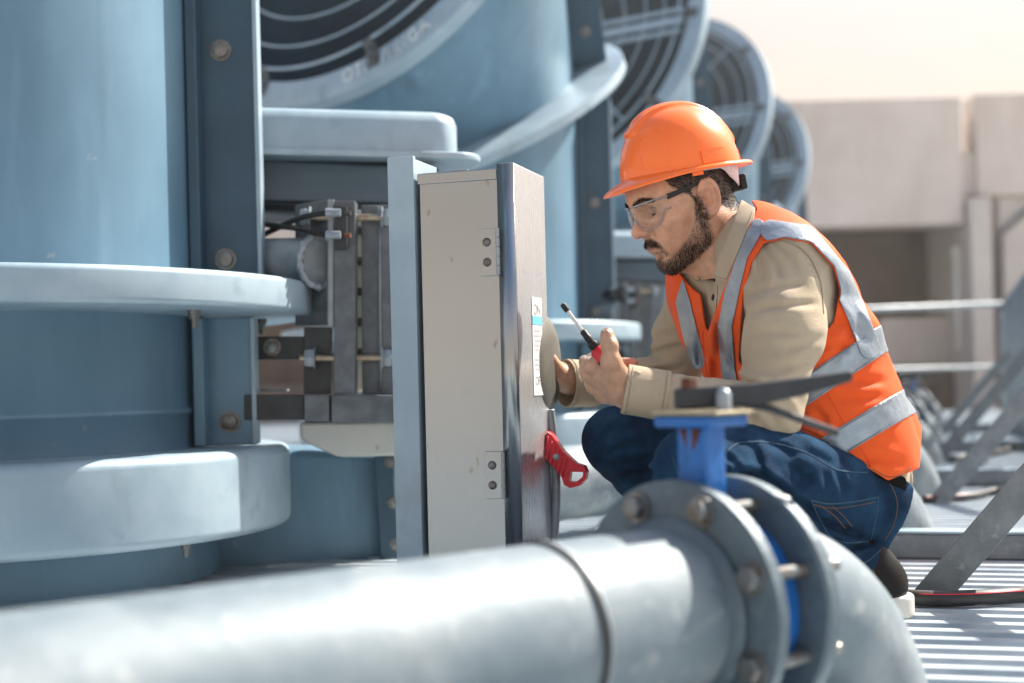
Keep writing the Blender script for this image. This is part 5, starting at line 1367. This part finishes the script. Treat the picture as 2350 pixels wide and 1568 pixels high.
# ------------------------------------------------------------------ safety glasses
gl = thing('safety_glasses', 'clear wraparound safety glasses with dark temples on the worker face', 'glasses', hw(.09, 0, .02))
gm = bpy.data.materials.new('clear_polycarbonate'); gm.use_nodes = True; nt = gm.node_tree; nt.nodes.clear()
o_ = nt.nodes.new('ShaderNodeOutputMaterial'); mx = nt.nodes.new('ShaderNodeMixShader'); tr = nt.nodes.new('ShaderNodeBsdfTransparent'); gs = nt.nodes.new('ShaderNodeBsdfGlossy'); fr = nt.nodes.new('ShaderNodeLayerWeight'); ma = nt.nodes.new('ShaderNodeMath')
tr.inputs['Color'].default_value = (.96, .965, .97, 1); gs.inputs['Roughness'].default_value = .08; fr.inputs['Blend'].default_value = .18; ma.operation = 'MULTIPLY_ADD'; ma.inputs[1].default_value = .35; ma.inputs[2].default_value = .015; ma.use_clamp = True
nt.links.new(fr.outputs[0], ma.inputs[0]); nt.links.new(ma.outputs[0], mx.inputs['Fac']); nt.links.new(tr.outputs[0], mx.inputs[1]); nt.links.new(gs.outputs[0], mx.inputs[2]); nt.links.new(mx.outputs[0], o_.inputs['Surface'])
gm2 = mat('frosted_lens_edge', (.62, .64, .66), .25, 0)
gm2.node_tree.nodes['Principled BSDF'].inputs['Transmission Weight'].default_value = .6
def gpt(a, u): return hw(.034+.080*math.cos(a)+.05*(.02-u)*.0, .076*math.sin(a), u)
for sg in (1, -1):
    top, bot = [], []
    for k in range(23):
        a = sg*(.06+k/22*1.12); aa = abs(a)
        ut = .0365-.0015*(aa > .9); ub = .012-.034*math.sin(min(max((aa-.10)/.9, 0), 1)*math.pi)**.6*.75 if aa > .1 else .014
        ub = max(ub, -.016)
        top.append(gpt(a, ut)); bot.append(gpt(a, ub))
    m = MB(); n = 23; rows = [[top[i]*(1-t)+bot[i]*t+HF*.003*math.sin(math.pi*t) for i in range(n)] for t in np.linspace(0, 1, 6)]
    m.add([q for r in rows for q in r], [(j*n+i, j*n+i+1, (j+1)*n+i+1, (j+1)*n+i) for j in range(5) for i in range(n-1)])
    lo_ = m.obj('lens', gm, gl); s_ = lo_.modifiers.new('solid', 'SOLIDIFY'); s_.thickness = .0018
    MB().tube([q+HF*.0004 for q in top], .0018, 6).obj('lens_rim', gm2, gl)
    MB().tube([q+HF*.0004 for q in bot], .0011, 6).obj('lens_rim', gm2, gl)
    a = sg*1.16; s0 = gpt(a, .033); mid = hw(.030, sg*.0795, .034); end = hw(-.012, sg*.0815, .036)
    m = MB(); V = []
    for q, hh in ((s0, .0046), (mid, .0036), (hw(.008, sg*.0815, .0360), .0030), (end, .0026), (hw(-.03, sg*.081, .028), .0028)):
        for dl_, du in ((-.0014, -1), (.0014, -1), (.0014, 1), (-.0014, 1)): V.append(q+HL*dl_+HU*du*hh)
    Fc = [(i*4+j, i*4+(j+1) % 4, i*4+4+(j+1) % 4, i*4+4+j) for i in range(4) for j in range(4)]+[(3, 2, 1, 0), (16, 17, 18, 19)]
    m.add(V, Fc).obj('temple', M['black'], gl, bevel=.0006, ang=40)
MB().tube([gpt(a, .022+.004*math.cos(a*8)) for a in np.linspace(-.1, .1, 7)], .0022, 8).obj('bridge', gm, gl)

# ------------------------------------------------------------------ hand tool
t0, t1 = P(1290, 697, 2.150), P(1396, 838, 2.148); td = nrm(t1-t0)
def tl(px, py): return float(np.dot(P(px, py, 2.149)-t0, td))
tool = thing('hand_tool', 'red and black hand tool with slim metal shaft held in the worker hand', 'tool', t0)
MB().lathe([(.0022, 0), (.0042, .0012), (.0046, .004), (.0046, .014), (.0038, .0145)], t0, td, 18).obj('tip_cap', M['black'], tool, ang=50)
MB().lathe([(.0029, .0142), (.0029, .052)], t0, td, 16).obj('shaft', M['steel'], tool, ang=50)
MB().lathe([(.0036, .0505), (.0052, .053), (.0052, .062), (.0062, .064), (.0058, .068), (.0058, .074), (.0078, .0745), (.0084, .078), (.0078, .083), (.0068, .084)], t0, td, 24).obj('ferrule', M['black'], tool, ang=40)
gb = MB().lathe([(.006, .0838), (.0085, .085), (.0128, .090), (.0155, .098), (.0160, .106), (.0142, .118), (.0122, .135), (.0125, .150), (.0095, .158)], t0, td, 32).obj('grip', M['redtool'], tool, ang=60)
side = nrm(np.cross(td, np.array([0, 1, 0])))
vw = np.array([0, -1., 0]); vw = nrm(vw-td*np.dot(vw, td))
for ang_, s0 in ((.50, .100), (-.55, .1075), (2.6, .1), (-2.4, .1)):
    n_ = nrm(vw*math.cos(ang_)+side*math.sin(ang_)); tt = np.cross(td, n_)
    MB().obox(t0+td*(s0+.006)+n_*.0142, td*.0095, tt*.0045, n_*.0028).obj('grip_pad', M['black'], gb, bevel=.0012)
